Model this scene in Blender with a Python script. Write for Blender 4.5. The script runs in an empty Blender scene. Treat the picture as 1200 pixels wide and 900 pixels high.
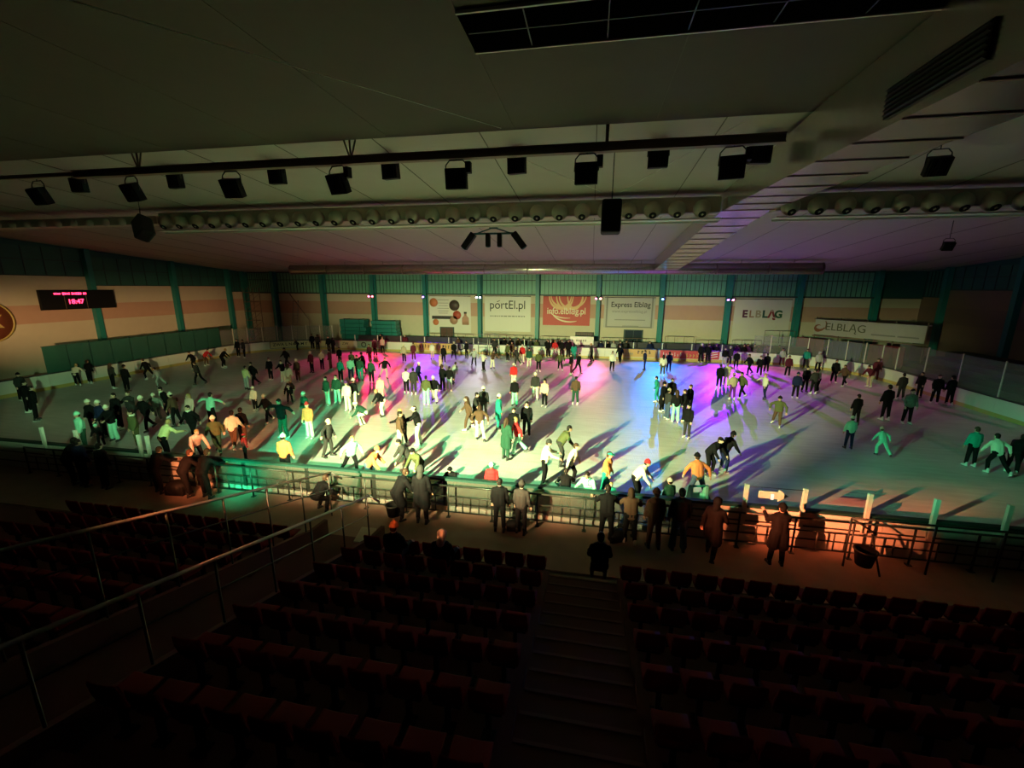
import bpy, bmesh, math, random
from mathutils import Vector, Matrix, Euler
R = math.radians
C = bpy.context.scene.collection
SC = bpy.context.scene
random.seed(7)

# ------------------------------------------------------------------ camera
cam_d = bpy.data.cameras.new('camera'); cam = bpy.data.objects.new('camera', cam_d); C.objects.link(cam)
cam_d.sensor_fit = 'HORIZONTAL'; cam_d.sensor_width = 36.0; cam_d.lens = 15.0; cam_d.clip_end = 300
cam.matrix_world = Matrix(((0.98320, -0.04527, 0.17683, 0.0), (0.18246, 0.21603, -0.95919, 0.0), (0.00522, 0.97534, 0.22066, 6.8), (0, 0, 0, 1)))
SC.camera = cam

# ------------------------------------------------------------------ world, exposure, big lights
w = bpy.data.worlds.new('night'); SC.world = w; w.use_nodes = True
w.node_tree.nodes['Background'].inputs[0].default_value = (0.05, 0.040, 0.032, 1)
w.node_tree.nodes['Background'].inputs[1].default_value = 0.006
SC.view_settings.view_transform = 'Standard'; SC.view_settings.look = 'None'
SC.view_settings.exposure = 0.0; SC.view_settings.gamma = 1.0; SC.view_settings.use_curve_mapping = False

def spot(name, loc, target, color, power, cone=80, blend=0.15, radius=0.06, squash=1.0):
    d = bpy.data.lights.new(name, 'SPOT'); o = bpy.data.objects.new(name, d); C.objects.link(o)
    d.color = color; d.energy = power; d.spot_size = R(cone); d.spot_blend = blend; d.shadow_soft_size = radius
    o.location = loc
    o.rotation_euler = (Vector(target) - Vector(loc)).to_track_quat('-Z', 'Y').to_euler(); o.scale = (1, squash, 1)
    return o
# flood lamps on the near stand: x, y, z, colour, power, beam azimuth from and to, lower and upper cut (deg), aim elevation, aim azimuth, cone, name
FLOODS = [
    (-6.75, 2.1, 5.20, (1.0, 0.86, 0.42), 40000, -21.0, 43.5, 28.3, 2.0, -15.0, 2, 126, 'amber'),
    (-6.85, 2.1, 5.85, (0.16, 1.0, 0.36), 28000, -22.5, 43.5, 30.5, 2.0, -16.0, 2, 126, 'green'),
    (-6.75, 2.1, 4.55, (1.0, 0.24, 0.09), 12000, -20.0, 43.5, 25.5, 2.0, -14.0, 2, 126, 'red'),
    (-7.75, 2.1, 5.20, (0.90, 0.90, 0.40), 26000, -30, 27, 6.3, 3.6, -2.0, -1, 110, 'added yellow green'),  # added wall wash with no known source, brightens the far wall and windows
    (-8.80, 2.1, 5.20, (1.0, 0.62, 0.26), 36000, -60, -36, 8.8, 2.6, -4.0, -48, 150, 'orange yellow'),
    (-6.05, 2.1, 5.10, (1.0, 0.20, 0.07), 80000, 46.5, 56.5, 27.3, -21.5, -16.5, 51, 110, 'salmon'),
    (-8.80, 2.1, 5.90, (0.45, 1.0, 0.45), 9000, -58, -25, 26, -9, -16.0, -40, 120, 'mint green'),
    (-7.75, 2.1, 4.50, (0.05, 1.0, 0.42), 36000, -24.5, -17.5, 26.5, -10, -15.0, -21, 100, 'narrow green'),
    (-8.40, 2.1, 4.50, (1.0, 0.26, 0.09), 30000, -30.5, -23.5, 26.5, -12, -15.0, -27, 100, 'narrow orange'),
    (-6.05, 2.1, 4.55, (1.0, 0.26, 0.10), 40000, 27.0, 30.0, 25.5, -12, -16.0, 28, 100, 'slim orange'),
    (-6.05, 2.1, 5.70, (0.14, 1.0, 0.45), 14000, 44.0, 60.0, 25.5, -9, -15.0, 47, 120, 'side green'),
]
# column lamps on the far wall: x, name, beams (colour, power, target x, target y)
COLUMN_LAMPS = [
    (-25.45, 'red', [((1.0, 0.015, 0.20), 4200, -22.0, 36.0), ((1.0, 0.03, 0.07), 4600, -18.8, 38.0)]),
    (-19.0, 'violet', [((0.30, 0.04, 1.0), 4500, -14.6, 38.5)]),
    (-12.5, 'white', [((0.95, 0.92, 1.0), 700, -9.0, 36.0), ((0.8, 0.8, 1.0), 600, -11.0, 37.0)]),
    (0.6, 'pink', [((1.0, 0.07, 0.42), 6000, -2.6, 38.0), ((1.0, 0.40, 0.25), 1600, 2.0, 36.5)]),
    (7.1, 'cyan', [((0.005, 0.20, 1.0), 8000, 5.4, 36.0)]),
    (13.6, 'purple', [((0.28, 0.015, 1.0), 11000, 11.4, 38.0), ((1.0, 0.10, 0.50), 4000, 15.2, 37.0)]),
]

# ------------------------------------------------------------------ helpers
def tag(o, label=None, cat=None, group=None, kind=None):
    if label: o['label'] = label
    if cat: o['category'] = cat
    if group: o['group'] = group
    if kind: o['kind'] = kind
    return o
def empty(name, loc=(0, 0, 0), rz=0.0, parent=None):
    o = bpy.data.objects.new(name, None); C.objects.link(o)
    o.location = loc; o.rotation_euler = (0, 0, rz); o.empty_display_size = 0.2
    if parent: o.parent = parent
    return o
def thing(name, label, cat, loc=(0, 0, 0), rz=0.0, group=None):
    return tag(empty(name, loc, rz), label, cat, group)

class MB:
    """collects geometry, then links it as one mesh object"""
    def __init__(s): s.v = []; s.f = []; s.mi = []; s.sm = []
    def add(s, vs, fs, mi=0, smooth=False):
        b = len(s.v); s.v += [tuple(p) for p in vs]
        for f in fs: s.f.append([i + b for i in f]); s.mi.append(mi); s.sm.append(smooth)
        return s
    def box(s, c, d, rz=0.0, mi=0, M=None):
        hx, hy, hz = d[0] / 2, d[1] / 2, d[2] / 2
        m = M if M is not None else Matrix.Rotation(rz, 3, 'Z')
        vs = [Vector(c) + m @ Vector((x * hx, y * hy, z * hz)) for x in (-1, 1) for y in (-1, 1) for z in (-1, 1)]
        return s.add(vs, [(0, 1, 3, 2), (4, 6, 7, 5), (0, 4, 5, 1), (2, 3, 7, 6), (0, 2, 6, 4), (1, 5, 7, 3)], mi)
    def bar(s, a, b, r0, r1=None, n=8, mi=0, caps=True, smooth=True):
        a = Vector(a); b = Vector(b); r1 = r0 if r1 is None else r1
        d = (b - a); L = d.length
        if L < 1e-6: return s
        d /= L; u = d.orthogonal().normalized(); v = d.cross(u)
        vs = []
        for p, r in ((a, r0), (b, r1)):
            for i in range(n):
                t = 2 * math.pi * i / n; vs.append(p + u * (math.cos(t) * r) + v * (math.sin(t) * r))
        fs = [(i, (i + 1) % n, n + (i + 1) % n, n + i) for i in range(n)]
        s.add(vs, fs, mi, smooth)
        if caps: s.add(vs, [tuple(range(n - 1, -1, -1)), tuple(range(n, 2 * n))], mi)
        return s
    def lathe(s, prof, c=(0, 0, 0), n=16, M=None, mi=0):
        m = M if M is not None else Matrix.Identity(3)
        vs = []
        for r, z in prof:
            for i in range(n):
                t = 2 * math.pi * i / n; vs.append(Vector(c) + m @ Vector((r * math.cos(t), r * math.sin(t), z)))
        fs = []
        for k in range(len(prof) - 1):
            for i in range(n): fs.append((k * n + i, k * n + (i + 1) % n, (k + 1) * n + (i + 1) % n, (k + 1) * n + i))
        return s.add(vs, fs, mi, True)
    def ball(s, c, r, n=12, m=8, mi=0, M=None, lo=-90, hi=90):
        r = (r, r, r) if not hasattr(r, '__len__') else r
        mm = M if M is not None else Matrix.Identity(3)
        vs = []
        for k in range(m + 1):
            ph = R(lo + (hi - lo) * k / m)
            for i in range(n):
                t = 2 * math.pi * i / n
                vs.append(Vector(c) + mm @ Vector((r[0] * math.cos(ph) * math.cos(t), r[1] * math.cos(ph) * math.sin(t), r[2] * math.sin(ph))))
        fs = [(k * n + i, k * n + (i + 1) % n, (k + 1) * n + (i + 1) % n, (k + 1) * n + i) for k in range(m) for i in range(n)]
        if lo > -89: fs.append(tuple(range(n - 1, -1, -1)))
        return s.add(vs, fs, mi, True)
    def capsule(s, a, b, r0, r1=None, n=10):
        r1 = r0 if r1 is None else r1
        a = Vector(a); b = Vector(b); d = b - a
        if d.length < 1e-5: return s.ball(a, r0, n, 6)
        d.normalize(); u = d.orthogonal().normalized(); v = d.cross(u)
        rings = []
        for k in range(1, 4):
            ph = math.pi / 2 * k / 3; rings.append((a - d * (r0 * math.cos(ph)), r0 * math.sin(ph)))
        for k in range(2, -1, -1):
            ph = math.pi / 2 * (k + 1) / 3; rings.append((b + d * (r1 * math.cos(ph)), r1 * math.sin(ph)))
        vs = [a - d * r0]
        for p, r in rings:
            for i in range(n):
                t = 2 * math.pi * i / n; vs.append(p + u * (math.cos(t) * r) + v * (math.sin(t) * r))
        vs.append(b + d * r1); L = len(vs) - 1
        fs = [(0, 1 + (i + 1) % n, 1 + i) for i in range(n)]
        for k in range(len(rings) - 1):
            o = 1 + k * n
            fs += [(o + i, o + (i + 1) % n, o + n + (i + 1) % n, o + n + i) for i in range(n)]
        o = 1 + (len(rings) - 1) * n
        fs += [(L, o + i, o + (i + 1) % n) for i in range(n)]
        return s.add(vs, fs, 0, True)
    def prism(s, poly, axis_from, axis_to, mi=0):
        """poly: list of 3-D points, extruded by the vector axis_to - axis_from"""
        e = Vector(axis_to) - Vector(axis_from); n = len(poly)
        vs = [Vector(p) for p in poly] + [Vector(p) + e for p in poly]
        fs = [tuple(range(n)), tuple(range(2 * n - 1, n - 1, -1))] + [(i, n + i, n + (i + 1) % n, (i + 1) % n) for i in range(n)]
        return s.add(vs, fs, mi)
    def mesh(s, name, fix=True):
        me = bpy.data.meshes.new(name); me.from_pydata(s.v, [], s.f)
        me.polygons.foreach_set('material_index', s.mi); me.polygons.foreach_set('use_smooth', s.sm)
        if fix:
            bm = bmesh.new(); bm.from_mesh(me); bmesh.ops.remove_doubles(bm, verts=bm.verts, dist=1e-5)
            bmesh.ops.recalc_face_normals(bm, faces=bm.faces); bm.to_mesh(me); bm.free()
        me.update(); return me
    def build(s, name, m, parent=None, loc=None, bevel=0.0):
        me = s.mesh(name)
        for q in (m if isinstance(m, (list, tuple)) else [m]): me.materials.append(q)
        o = bpy.data.objects.new(name, me); C.objects.link(o)
        if parent: o.parent = parent
        if loc: o.location = loc
        if bevel:
            b = o.modifiers.new('edge', 'BEVEL'); b.width = bevel; b.segments = 2; b.limit_method = 'ANGLE'
        return o
def inst(src, name, parent=None, M=None):
    o = bpy.data.objects.new(name, src); C.objects.link(o)
    if parent: o.parent = parent
    if M is not None: o.matrix_basis = M
    return o
def copy_tree(o, parent=None):
    c = o.copy(); C.objects.link(c)
    if parent: c.parent = parent
    for ch in o.children: copy_tree(ch, c)
    return c

# ------------------------------------------------------------------ materials
MATS = {}
def mat(name, col, rough=0.6, metal=0.0, emit=None, es=0.0, noise=0.0, scale=8.0, bump=0.0, spec=0.5):
    if name in MATS: return MATS[name]
    m = bpy.data.materials.new(name); m.use_nodes = True; nt = m.node_tree
    b = nt.nodes['Principled BSDF']
    b.inputs['Base Color'].default_value = (*col, 1); b.inputs['Roughness'].default_value = rough
    b.inputs['Metallic'].default_value = metal; b.inputs['Specular IOR Level'].default_value = spec
    if emit: b.inputs['Emission Color'].default_value = (*emit, 1); b.inputs['Emission Strength'].default_value = es
    if noise or bump:
        tc = nt.nodes.new('ShaderNodeTexCoord'); n = nt.nodes.new('ShaderNodeTexNoise')
        n.inputs['Scale'].default_value = scale; n.inputs['Detail'].default_value = 4
        nt.links.new(tc.outputs['Object'], n.inputs['Vector'])
        if noise:
            mx = nt.nodes.new('ShaderNodeMix'); mx.data_type = 'RGBA'
            mx.inputs[6].default_value = (*[c * (1 - noise) for c in col], 1); mx.inputs[7].default_value = (*[min(1, c * (1 + noise)) for c in col], 1)
            nt.links.new(n.outputs['Fac'], mx.inputs[0]); nt.links.new(mx.outputs[2], b.inputs['Base Color'])
        if bump:
            bp = nt.nodes.new('ShaderNodeBump'); bp.inputs['Strength'].default_value = bump; bp.inputs['Distance'].default_value = 0.02
            nt.links.new(n.outputs['Fac'], bp.inputs['Height']); nt.links.new(bp.outputs['Normal'], b.inputs['Normal'])
    MATS[name] = m; return m
def glass(name, tint, opacity, rough=0.1):
    """a pane that lets most light pass and mirrors a little; opacity is its milky share"""
    m = bpy.data.materials.new(name); m.use_nodes = True; nt = m.node_tree; nt.nodes.clear()
    out = nt.nodes.new('ShaderNodeOutputMaterial'); tr = nt.nodes.new('ShaderNodeBsdfTransparent'); p = nt.nodes.new('ShaderNodeBsdfPrincipled')
    mx = nt.nodes.new('ShaderNodeMixShader'); tr.inputs[0].default_value = (*tint, 1)
    p.inputs['Base Color'].default_value = (*[c * 0.8 for c in tint], 1); p.inputs['Roughness'].default_value = rough
    mx.inputs[0].default_value = opacity
    nt.links.new(tr.outputs[0], mx.inputs[1]); nt.links.new(p.outputs[0], mx.inputs[2]); nt.links.new(mx.outputs[0], out.inputs[0])
    MATS[name] = m; return m

def ice_material():
    m = bpy.data.materials.new('skated_ice'); m.use_nodes = True; nt = m.node_tree; b = nt.nodes['Principled BSDF']
    tc = nt.nodes.new('ShaderNodeTexCoord')
    def noise(scale, stretch, detail=4, rot=0.0):
        mp = nt.nodes.new('ShaderNodeMapping'); mp.inputs['Scale'].default_value = stretch; mp.inputs['Rotation'].default_value = (0, 0, rot)
        n = nt.nodes.new('ShaderNodeTexNoise'); n.inputs['Scale'].default_value = scale; n.inputs['Detail'].default_value = detail
        nt.links.new(tc.outputs['Object'], mp.inputs['Vector']); nt.links.new(mp.outputs['Vector'], n.inputs['Vector']); return n
    n1 = noise(0.5, (1, 1, 1), 6); n2 = noise(2.2, (0.35, 2.2, 1), 3, 0.05); n3 = noise(9.0, (0.12, 2.5, 1), 2, 0.3); n4 = noise(9.0, (2.5, 0.12, 1), 2, 0.55)
    ramp = nt.nodes.new('ShaderNodeValToRGB')
    ramp.color_ramp.elements[0].position = 0.3; ramp.color_ramp.elements[0].color = (0.46, 0.47, 0.46, 1)
    ramp.color_ramp.elements[1].position = 0.72; ramp.color_ramp.elements[1].color = (0.72, 0.73, 0.72, 1)
    mul = nt.nodes.new('ShaderNodeMath'); mul.operation = 'ADD'
    ad = nt.nodes.new('ShaderNodeMath'); ad.operation = 'MULTIPLY'; ad.inputs[1].default_value = 0.5
    nt.links.new(n1.outputs['Fac'], mul.inputs[0]); nt.links.new(n2.outputs['Fac'], mul.inputs[1]); nt.links.new(mul.outputs[0], ad.inputs[0])
    nt.links.new(ad.outputs[0], ramp.inputs[0]); nt.links.new(ramp.outputs[0], b.inputs['Base Color'])
    rr = nt.nodes.new('ShaderNodeMapRange'); rr.inputs['To Min'].default_value = 0.30; rr.inputs['To Max'].default_value = 0.55
    nt.links.new(n1.outputs['Fac'], rr.inputs['Value']); nt.links.new(rr.outputs[0], b.inputs['Roughness'])
    h1 = nt.nodes.new('ShaderNodeMath'); h1.operation = 'ADD'; h2 = nt.nodes.new('ShaderNodeMath'); h2.operation = 'ADD'
    nt.links.new(n3.outputs['Fac'], h1.inputs[0]); nt.links.new(n4.outputs['Fac'], h1.inputs[1]); nt.links.new(h1.outputs[0], h2.inputs[0]); nt.links.new(n2.outputs['Fac'], h2.inputs[1])
    bp = nt.nodes.new('ShaderNodeBump'); bp.inputs['Strength'].default_value = 0.35; bp.inputs['Distance'].default_value = 0.03
    nt.links.new(h2.outputs[0], bp.inputs['Height']); nt.links.new(bp.outputs['Normal'], b.inputs['Normal'])
    return m

M_ice = ice_material()
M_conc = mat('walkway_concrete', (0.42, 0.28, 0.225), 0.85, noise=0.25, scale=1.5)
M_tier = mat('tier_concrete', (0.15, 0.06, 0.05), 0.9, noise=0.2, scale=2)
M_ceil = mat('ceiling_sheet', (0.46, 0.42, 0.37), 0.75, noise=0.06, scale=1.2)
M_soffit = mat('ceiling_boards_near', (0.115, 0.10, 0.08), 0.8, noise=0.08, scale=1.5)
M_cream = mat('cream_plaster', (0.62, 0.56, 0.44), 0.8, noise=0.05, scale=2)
M_wallr = mat('dimmed_plaster', (0.24, 0.17, 0.12), 0.85, noise=0.06, scale=2)  # right end wall: the dimness at that end is put into the colour
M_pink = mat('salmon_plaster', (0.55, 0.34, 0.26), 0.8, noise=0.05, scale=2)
M_tealst = mat('teal_steel', (0.02, 0.22, 0.21), 0.45)
M_teald = mat('teal_dark_sheet', (0.015, 0.11, 0.11), 0.6)
M_pane_end = mat('channel_glass_shaded', (0.03, 0.14, 0.12), 0.5, noise=0.3, scale=0.8)  # dim copy of the far glazing, weaker light put into the colour
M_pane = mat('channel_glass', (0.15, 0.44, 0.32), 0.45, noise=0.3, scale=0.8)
M_bar = mat('window_bar', (0.03, 0.07, 0.07), 0.5)
M_board = mat('board_white', (0.72, 0.72, 0.66), 0.35, noise=0.05, scale=3)
M_kick = mat('kick_yellow', (0.55, 0.42, 0.14), 0.4)
M_cap = mat('cap_teal', (0.006, 0.045, 0.038), 0.6)
M_capd = mat('cap_dark', (0.03, 0.03, 0.045), 0.5)
M_black = mat('black_paint', (0.006, 0.006, 0.006), 0.6, spec=0.25)
M_rail = mat('dark_rail', (0.03, 0.035, 0.03), 0.4, 0.3)
M_steel = mat('galvanised', (0.42, 0.42, 0.40), 0.38, 0.8)
M_duct = mat('duct_foil', (0.56, 0.53, 0.49), 0.24, 0.8, noise=0.12, scale=3, bump=0.25)
M_hrail = mat('handrail_paint', (0.62, 0.60, 0.58), 0.35)
M_post = mat('post_white', (0.70, 0.70, 0.62), 0.4)
M_nozzle = mat('nozzle_plastic', (0.50, 0.45, 0.37), 0.45)
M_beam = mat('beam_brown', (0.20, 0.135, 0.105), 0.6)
M_red = mat('seat_red', (0.24, 0.016, 0.02), 0.6, spec=0.2)
M_white = mat('vinyl_white', (0.72, 0.72, 0.66), 0.5)
M_vgrey = mat('vinyl_grey', (0.48, 0.47, 0.43), 0.5)
M_vred = mat('vinyl_red', (0.48, 0.022, 0.018), 0.5)
M_ink = mat('ink_dark', (0.03, 0.03, 0.03), 0.6)
M_inkg = mat('ink_grey', (0.25, 0.25, 0.23), 0.6)
M_cable = mat('cable', (0.02, 0.02, 0.02), 0.6)
G_clear = glass('clear_sheet', (0.86, 0.9, 0.88), 0.12, 0.15)
G_teal = glass('teal_tinted_sheet', (0.10, 0.36, 0.30), 0.32, 0.25)
G_scratch = glass('scuffed_sheet', (0.50, 0.52, 0.46), 0.15, 0.3)

ORD = ['first', 'second', 'third', 'fourth', 'fifth', 'sixth', 'seventh', 'eighth', 'ninth', 'tenth', 'eleventh', 'twelfth', 'thirteenth', 'fourteenth', 'fifteenth',
       'sixteenth', 'seventeenth', 'eighteenth', 'nineteenth', 'twentieth', 'twenty-first', 'twenty-second', 'twenty-third', 'twenty-fourth', 'twenty-fifth', 'twenty-sixth']

def text(s, size, loc, m, parent, rz=0.0, sx=1.0, align='CENTER', bold=0.0, name='lettering', extrude=0.004):
    """flat lettering that stands upright, read from the -Y side when rz = 0"""
    d = bpy.data.curves.new(name, 'FONT'); d.body = s; d.size = size; d.align_x = align; d.align_y = 'CENTER'
    d.extrude = extrude; d.offset = bold; d.materials.append(m)
    tmp = bpy.data.objects.new('tmp', d); C.objects.link(tmp); dg = bpy.context.evaluated_depsgraph_get(); dg.update()
    me = bpy.data.meshes.new_from_object(tmp.evaluated_get(dg)); bpy.data.objects.remove(tmp); bpy.data.curves.remove(d); me.name = name
    o = bpy.data.objects.new(name, me); C.objects.link(o)
    o.location = loc; o.rotation_euler = (R(90), 0, rz); o.scale = (sx, 1, 1)
    if parent: o.parent = parent
    return o

# ------------------------------------------------------------------ the hall
XL, XR, YF, YN = -43.0, 31.0, 48.0, -3.0
BX0, BX1, BY0, BY1 = -35.2, 22.0, 11.65, 42.6      # inside of the rink boards
CR = 7.2                                            # corner radius
def roof(y): return 8.5 + 0.075 * (YF - y) if y > 12.7 else 11.15
def struct(o): return tag(o, kind='structure')
def quad(name, m, pts, th=0.0):
    b = MB()
    if th: b.prism(pts, (0, 0, 0), (0, 0, th))
    else: b.add(pts, [tuple(range(len(pts)))])
    return struct(b.build(name, m))

quad('floor', M_conc, [(XL, YN, -0.06), (XR, YN, -0.06), (XR, YF, -0.06), (XL, YF, -0.06)], -0.2)
# ice sheet with rounded corners
pts = []
for cx, cy, a0 in ((BX1 - CR, BY1 - CR, 0), (BX0 + CR, BY1 - CR, 90), (BX0 + CR, BY0 + CR, 180), (BX1 - CR, BY0 + CR, 270)):
    for k in range(13):
        a = R(a0 + 90 * k / 12); pts.append((cx + CR * math.cos(a), cy + CR * math.sin(a), 0))
b = MB(); b.prism([Vector(p) - Vector((0, 0, 0.05)) for p in pts], (0, 0, 0), (0, 0, 0.05)); struct(b.build('floor_ice', M_ice))
quad('floor_walkway', M_conc, [(XL, 9.3, -0.055), (XR, 9.3, -0.055), (XR, BY0 + 0.0, -0.055), (XL, BY0 + 0.0, -0.055)], 0.055)
# painted hockey lines under the ice surface stay unseen in the photograph

# ceiling: sloping sheet over the rink, flat boarding over the stand
b = MB(); n = 22
for k in range(n):
    y0 = 12.7 + (YF - 12.7) * k / n; y1 = 12.7 + (YF - 12.7) * (k + 1) / n
    b.box(((XL + XR) / 2, (y0 + y1) / 2, (roof(y0 + .01) + roof(y1)) / 2 + 0.1), (XR - XL, (y1 - y0) * 1.004, 0.2), M=Matrix.Rotation(math.atan2(roof(y1) - roof(y0 + .01), y1 - y0), 3, 'X'))
struct(b.build('ceiling', M_ceil))
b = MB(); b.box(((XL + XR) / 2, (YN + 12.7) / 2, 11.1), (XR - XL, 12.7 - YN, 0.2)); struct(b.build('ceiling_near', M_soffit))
b = MB()
for x in [XL + 3.3 * k for k in range(1, 23)]: b.box((x, (13 + YF) / 2, (roof(13) + roof(YF)) / 2 - 0.006), (0.025, YF - 13, 0.012), M=Matrix.Rotation(math.atan(-0.075), 3, 'X'))
struct(b.build('trim_ceiling_seams', M_soffit))
b = MB()
for x in [XL + 3.7 * k for k in range(1, 20)]: b.box((x, 5.5, 10.995), (0.02, 14, 0.01))
struct(b.build('trim_ceiling_joints', mat('joint_strip', (0.15, 0.132, 0.107), 0.8)))

# far wall: cream, salmon band, cream, then glazing above
def band(name, m, z0, z1, y=YF): 
    bb = MB(); bb.box(((XL + XR) / 2, y + 0.15, (z0 + z1) / 2), (XR - XL, 0.3, z1 - z0)); return struct(bb.build(name, m))
band('wall_far_lower', M_cream, -0.06, 3.55); band('wall_far_band', M_pink, 3.55, 5.05); band('wall_far_upper', M_cream, 5.05, 6.02); band('wall_far', M_teald, 6.02, 8.6, YF + 0.06)
colx = [-42.7, -38.6, -32.0, -25.45, -19.0, -12.5, -5.95, 0.6, 7.1, 13.6, 20.1, 26.8]
# real columns of the far wall, steel I-sections
for i, x in enumerate(colx):
    b = MB(); z = roof(YF - 0.6)
    b.box((x, YF - 0.78, z / 2), (0.42, 0.05, z)); b.box((x, YF - 0.1, z / 2), (0.42, 0.05, z)); b.box((x, YF - 0.44, z / 2), (0.05, 0.64, z))
    struct(b.build('column', M_tealst))
nw = 0
for i in range(len(colx) - 1):
    nw += 1; x0 = colx[i] + 0.28; x1 = colx[i + 1] - 0.28; wd = x1 - x0
    e = struct(empty('window_%d' % nw, ((x0 + x1) / 2, YF, 6.02)))
    p = MB(); p.box((0, -0.02, 1.2), (wd, 0.06, 2.35)); p.build('pane', M_pane, e)
    f = MB()
    for z in (0.03, 1.55, 2.38): f.box((0, -0.09, z), (wd, 0.1, 0.07))
    f.build('window_frame', M_bar, e)
    k = MB(); nb = 14
    for j in range(1, nb): k.box((-wd / 2 + wd * j / nb, -0.075, 1.2), (0.045, 0.05, 2.3))
    k.build('glazing_bars', M_bar, e)
b = MB(); b.box(((XL + XR) / 2, YF - 0.12, 6.0), (XR - XL, 0.2, 0.14)); struct(b.build('trim_far_ledge', M_bar))

# end walls: stepped plaster panels, glazing above them
def end_wall(side, x, sgn):
    t = 0.3
    bb = MB(); bb.prism([(x, YN, -0.06), (x, YF, -0.06), (x, YF, 8.6), (x, 12.7, 11.2), (x, YN, 11.2)], (0, 0, 0), (sgn * t, 0, 0)); struct(bb.build('wall_' + side, M_teald))
    segs = [(8.6, 15.0, 7.6), (15.0, 22.3, 7.6), (22.3, 30.6, 7.5), (30.6, 38.2, 6.75), (38.2, 45.0, 6.75), (45.0, YF, 6.1)]
    for y0, y1, zt in segs:
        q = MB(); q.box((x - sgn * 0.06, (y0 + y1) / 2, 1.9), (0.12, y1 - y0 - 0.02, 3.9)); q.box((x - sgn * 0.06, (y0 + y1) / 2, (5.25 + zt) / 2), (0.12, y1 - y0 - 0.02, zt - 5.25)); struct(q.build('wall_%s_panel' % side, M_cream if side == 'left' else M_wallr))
        q = MB(); q.box((x - sgn * 0.06, (y0 + y1) / 2, 4.55), (0.12, y1 - y0 - 0.02, 1.4)); struct(q.build('wall_%s_band' % side, M_pink if side == 'left' else M_beam))  # right band darkened in colour as well, standing in for poor light there
    for y0, y1, zt in segs[:-1]:
        q = MB(); q.box((x - sgn * 0.3, y1, roof(y1) / 2), (0.5, 0.42, roof(y1))); struct(q.build('column', M_tealst))
    global nw
    for y0, y1, zt in segs:
        nw += 1; e = struct(empty('window_%d' % nw, (x - sgn * 0.05, (y0 + y1) / 2, zt)))
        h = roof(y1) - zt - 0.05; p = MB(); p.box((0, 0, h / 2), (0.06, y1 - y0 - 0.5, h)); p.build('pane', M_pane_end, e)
        k = MB(); m_ = 6
        for j in range(m_ + 1): k.box((-sgn * 0.05, -(y1 - y0 - 0.5) / 2 + (y1 - y0 - 0.5) * j / m_, h / 2), (0.06, 0.05, h))
        k.box((-sgn * 0.05, 0, 0.04), (0.08, y1 - y0 - 0.5, 0.08)); k.box((-sgn * 0.05, 0, h * 0.55), (0.08, y1 - y0 - 0.5, 0.06)); k.build('glazing_bars', M_bar, e)
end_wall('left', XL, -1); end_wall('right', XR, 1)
# doors in the far wall
def door(nm, x, w_, h_, dark):
    e = struct(empty(nm, (x, YF, 0)))
    q = MB(); q.box((0, -0.05, h_ / 2), (w_ + 0.24, 0.12, h_ + 0.12)); q.build('door_frame', M_bar, e)
    for s in (-1, 1):
        q = MB(); q.box((s * w_ / 4, -0.13, h_ / 2), (w_ / 2 - 0.05, 0.06, h_ - 0.05)); l = q.build('door_leaf', dark, e)
        q = MB(); q.bar((s * 0.12, -0.2, 1.0), (s * 0.12, -0.2, 1.25), 0.02); q.build('door_handle', M_steel, l)
M_doorb = mat('door_brown', (0.10, 0.045, 0.04), 0.5); M_doorg = mat('door_dark_glass', (0.02, 0.035, 0.05), 0.2)
door('door_1', -16.6, 1.5, 2.2, M_doorb); door('door_2', 4.5, 1.8, 2.35, M_doorg)
# dark bench wall behind the far boards
b = MB(); b.box((-1, 44.6, 0.7), (50, 0.12, 1.5)); struct(b.build('trim_far_parapet', M_capd))

# ------------------------------------------------------------------ stand: tiers with an aisle and a stairwell
TP, TR, Y0 = 0.92, 0.28, 8.62       # tier depth, rise, front of first tier
NT = 8
def tier_z(k): return 0.2 + TR * k
def tiers(x0, x1, name):
    q = MB()
    for k in range(NT):
        q.box(((x0 + x1) / 2, Y0 + 0.35 - TP * k - TP / 2, tier_z(k) / 2 - 0.03), (x1 - x0, TP, tier_z(k) + 0.06))
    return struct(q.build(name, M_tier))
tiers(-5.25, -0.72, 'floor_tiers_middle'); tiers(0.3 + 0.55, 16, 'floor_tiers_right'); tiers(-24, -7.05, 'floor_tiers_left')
q = MB()
for k in range(NT * 2): q.box((0.065, Y0 + 0.35 - TP / 2 * k - TP / 4, (0.06 + TR / 2 * k) / 2), (1.57, TP / 2, 0.06 + TR / 2 * k + 0.06))
struct(q.build('floor_aisle_steps', M_tier))
q = MB()
for k in range(NT * 2): q.box((0.065, Y0 + 0.33 - TP / 2 * k, 0.096 + TR / 2 * k), (1.5, 0.05, 0.014))
struct(q.build('trim_step_edges', mat('step_edge', (0.22, 0.11, 0.09), 0.9)))
# parapets of the stairwell
for x, nm in ((-5.3, 'trim_stair_parapet_aisle_side'), (-7.0, 'trim_stair_parapet_end_side')):
    q = MB(); q.prism([(x - 0.05, 9.6, 0), (x - 0.05, 1.5, 0), (x - 0.05, 1.5, 2.7), (x - 0.05, 9.0, 0.55), (x - 0.05, 9.6, 0.5)], (0, 0, 0), (0.1, 0, 0)); struct(q.build(nm, M_tier))
q = MB()
for k in range(10): q.box((-6.15, 9.2 - 0.75 * k, 0.02 + 0.11 * k), (1.55, 0.76, 0.1 + 0.22 * k))
struct(q.build('floor_stairwell_steps', M_tier))

q = MB()
for k in range(4): q.box((25.2 + 1.5 * k, 26.0, 0.25 + 0.22 * k), (1.5, 30, 0.55 + 0.44 * k))
struct(q.build('floor_end_tiers', M_capd))
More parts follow.
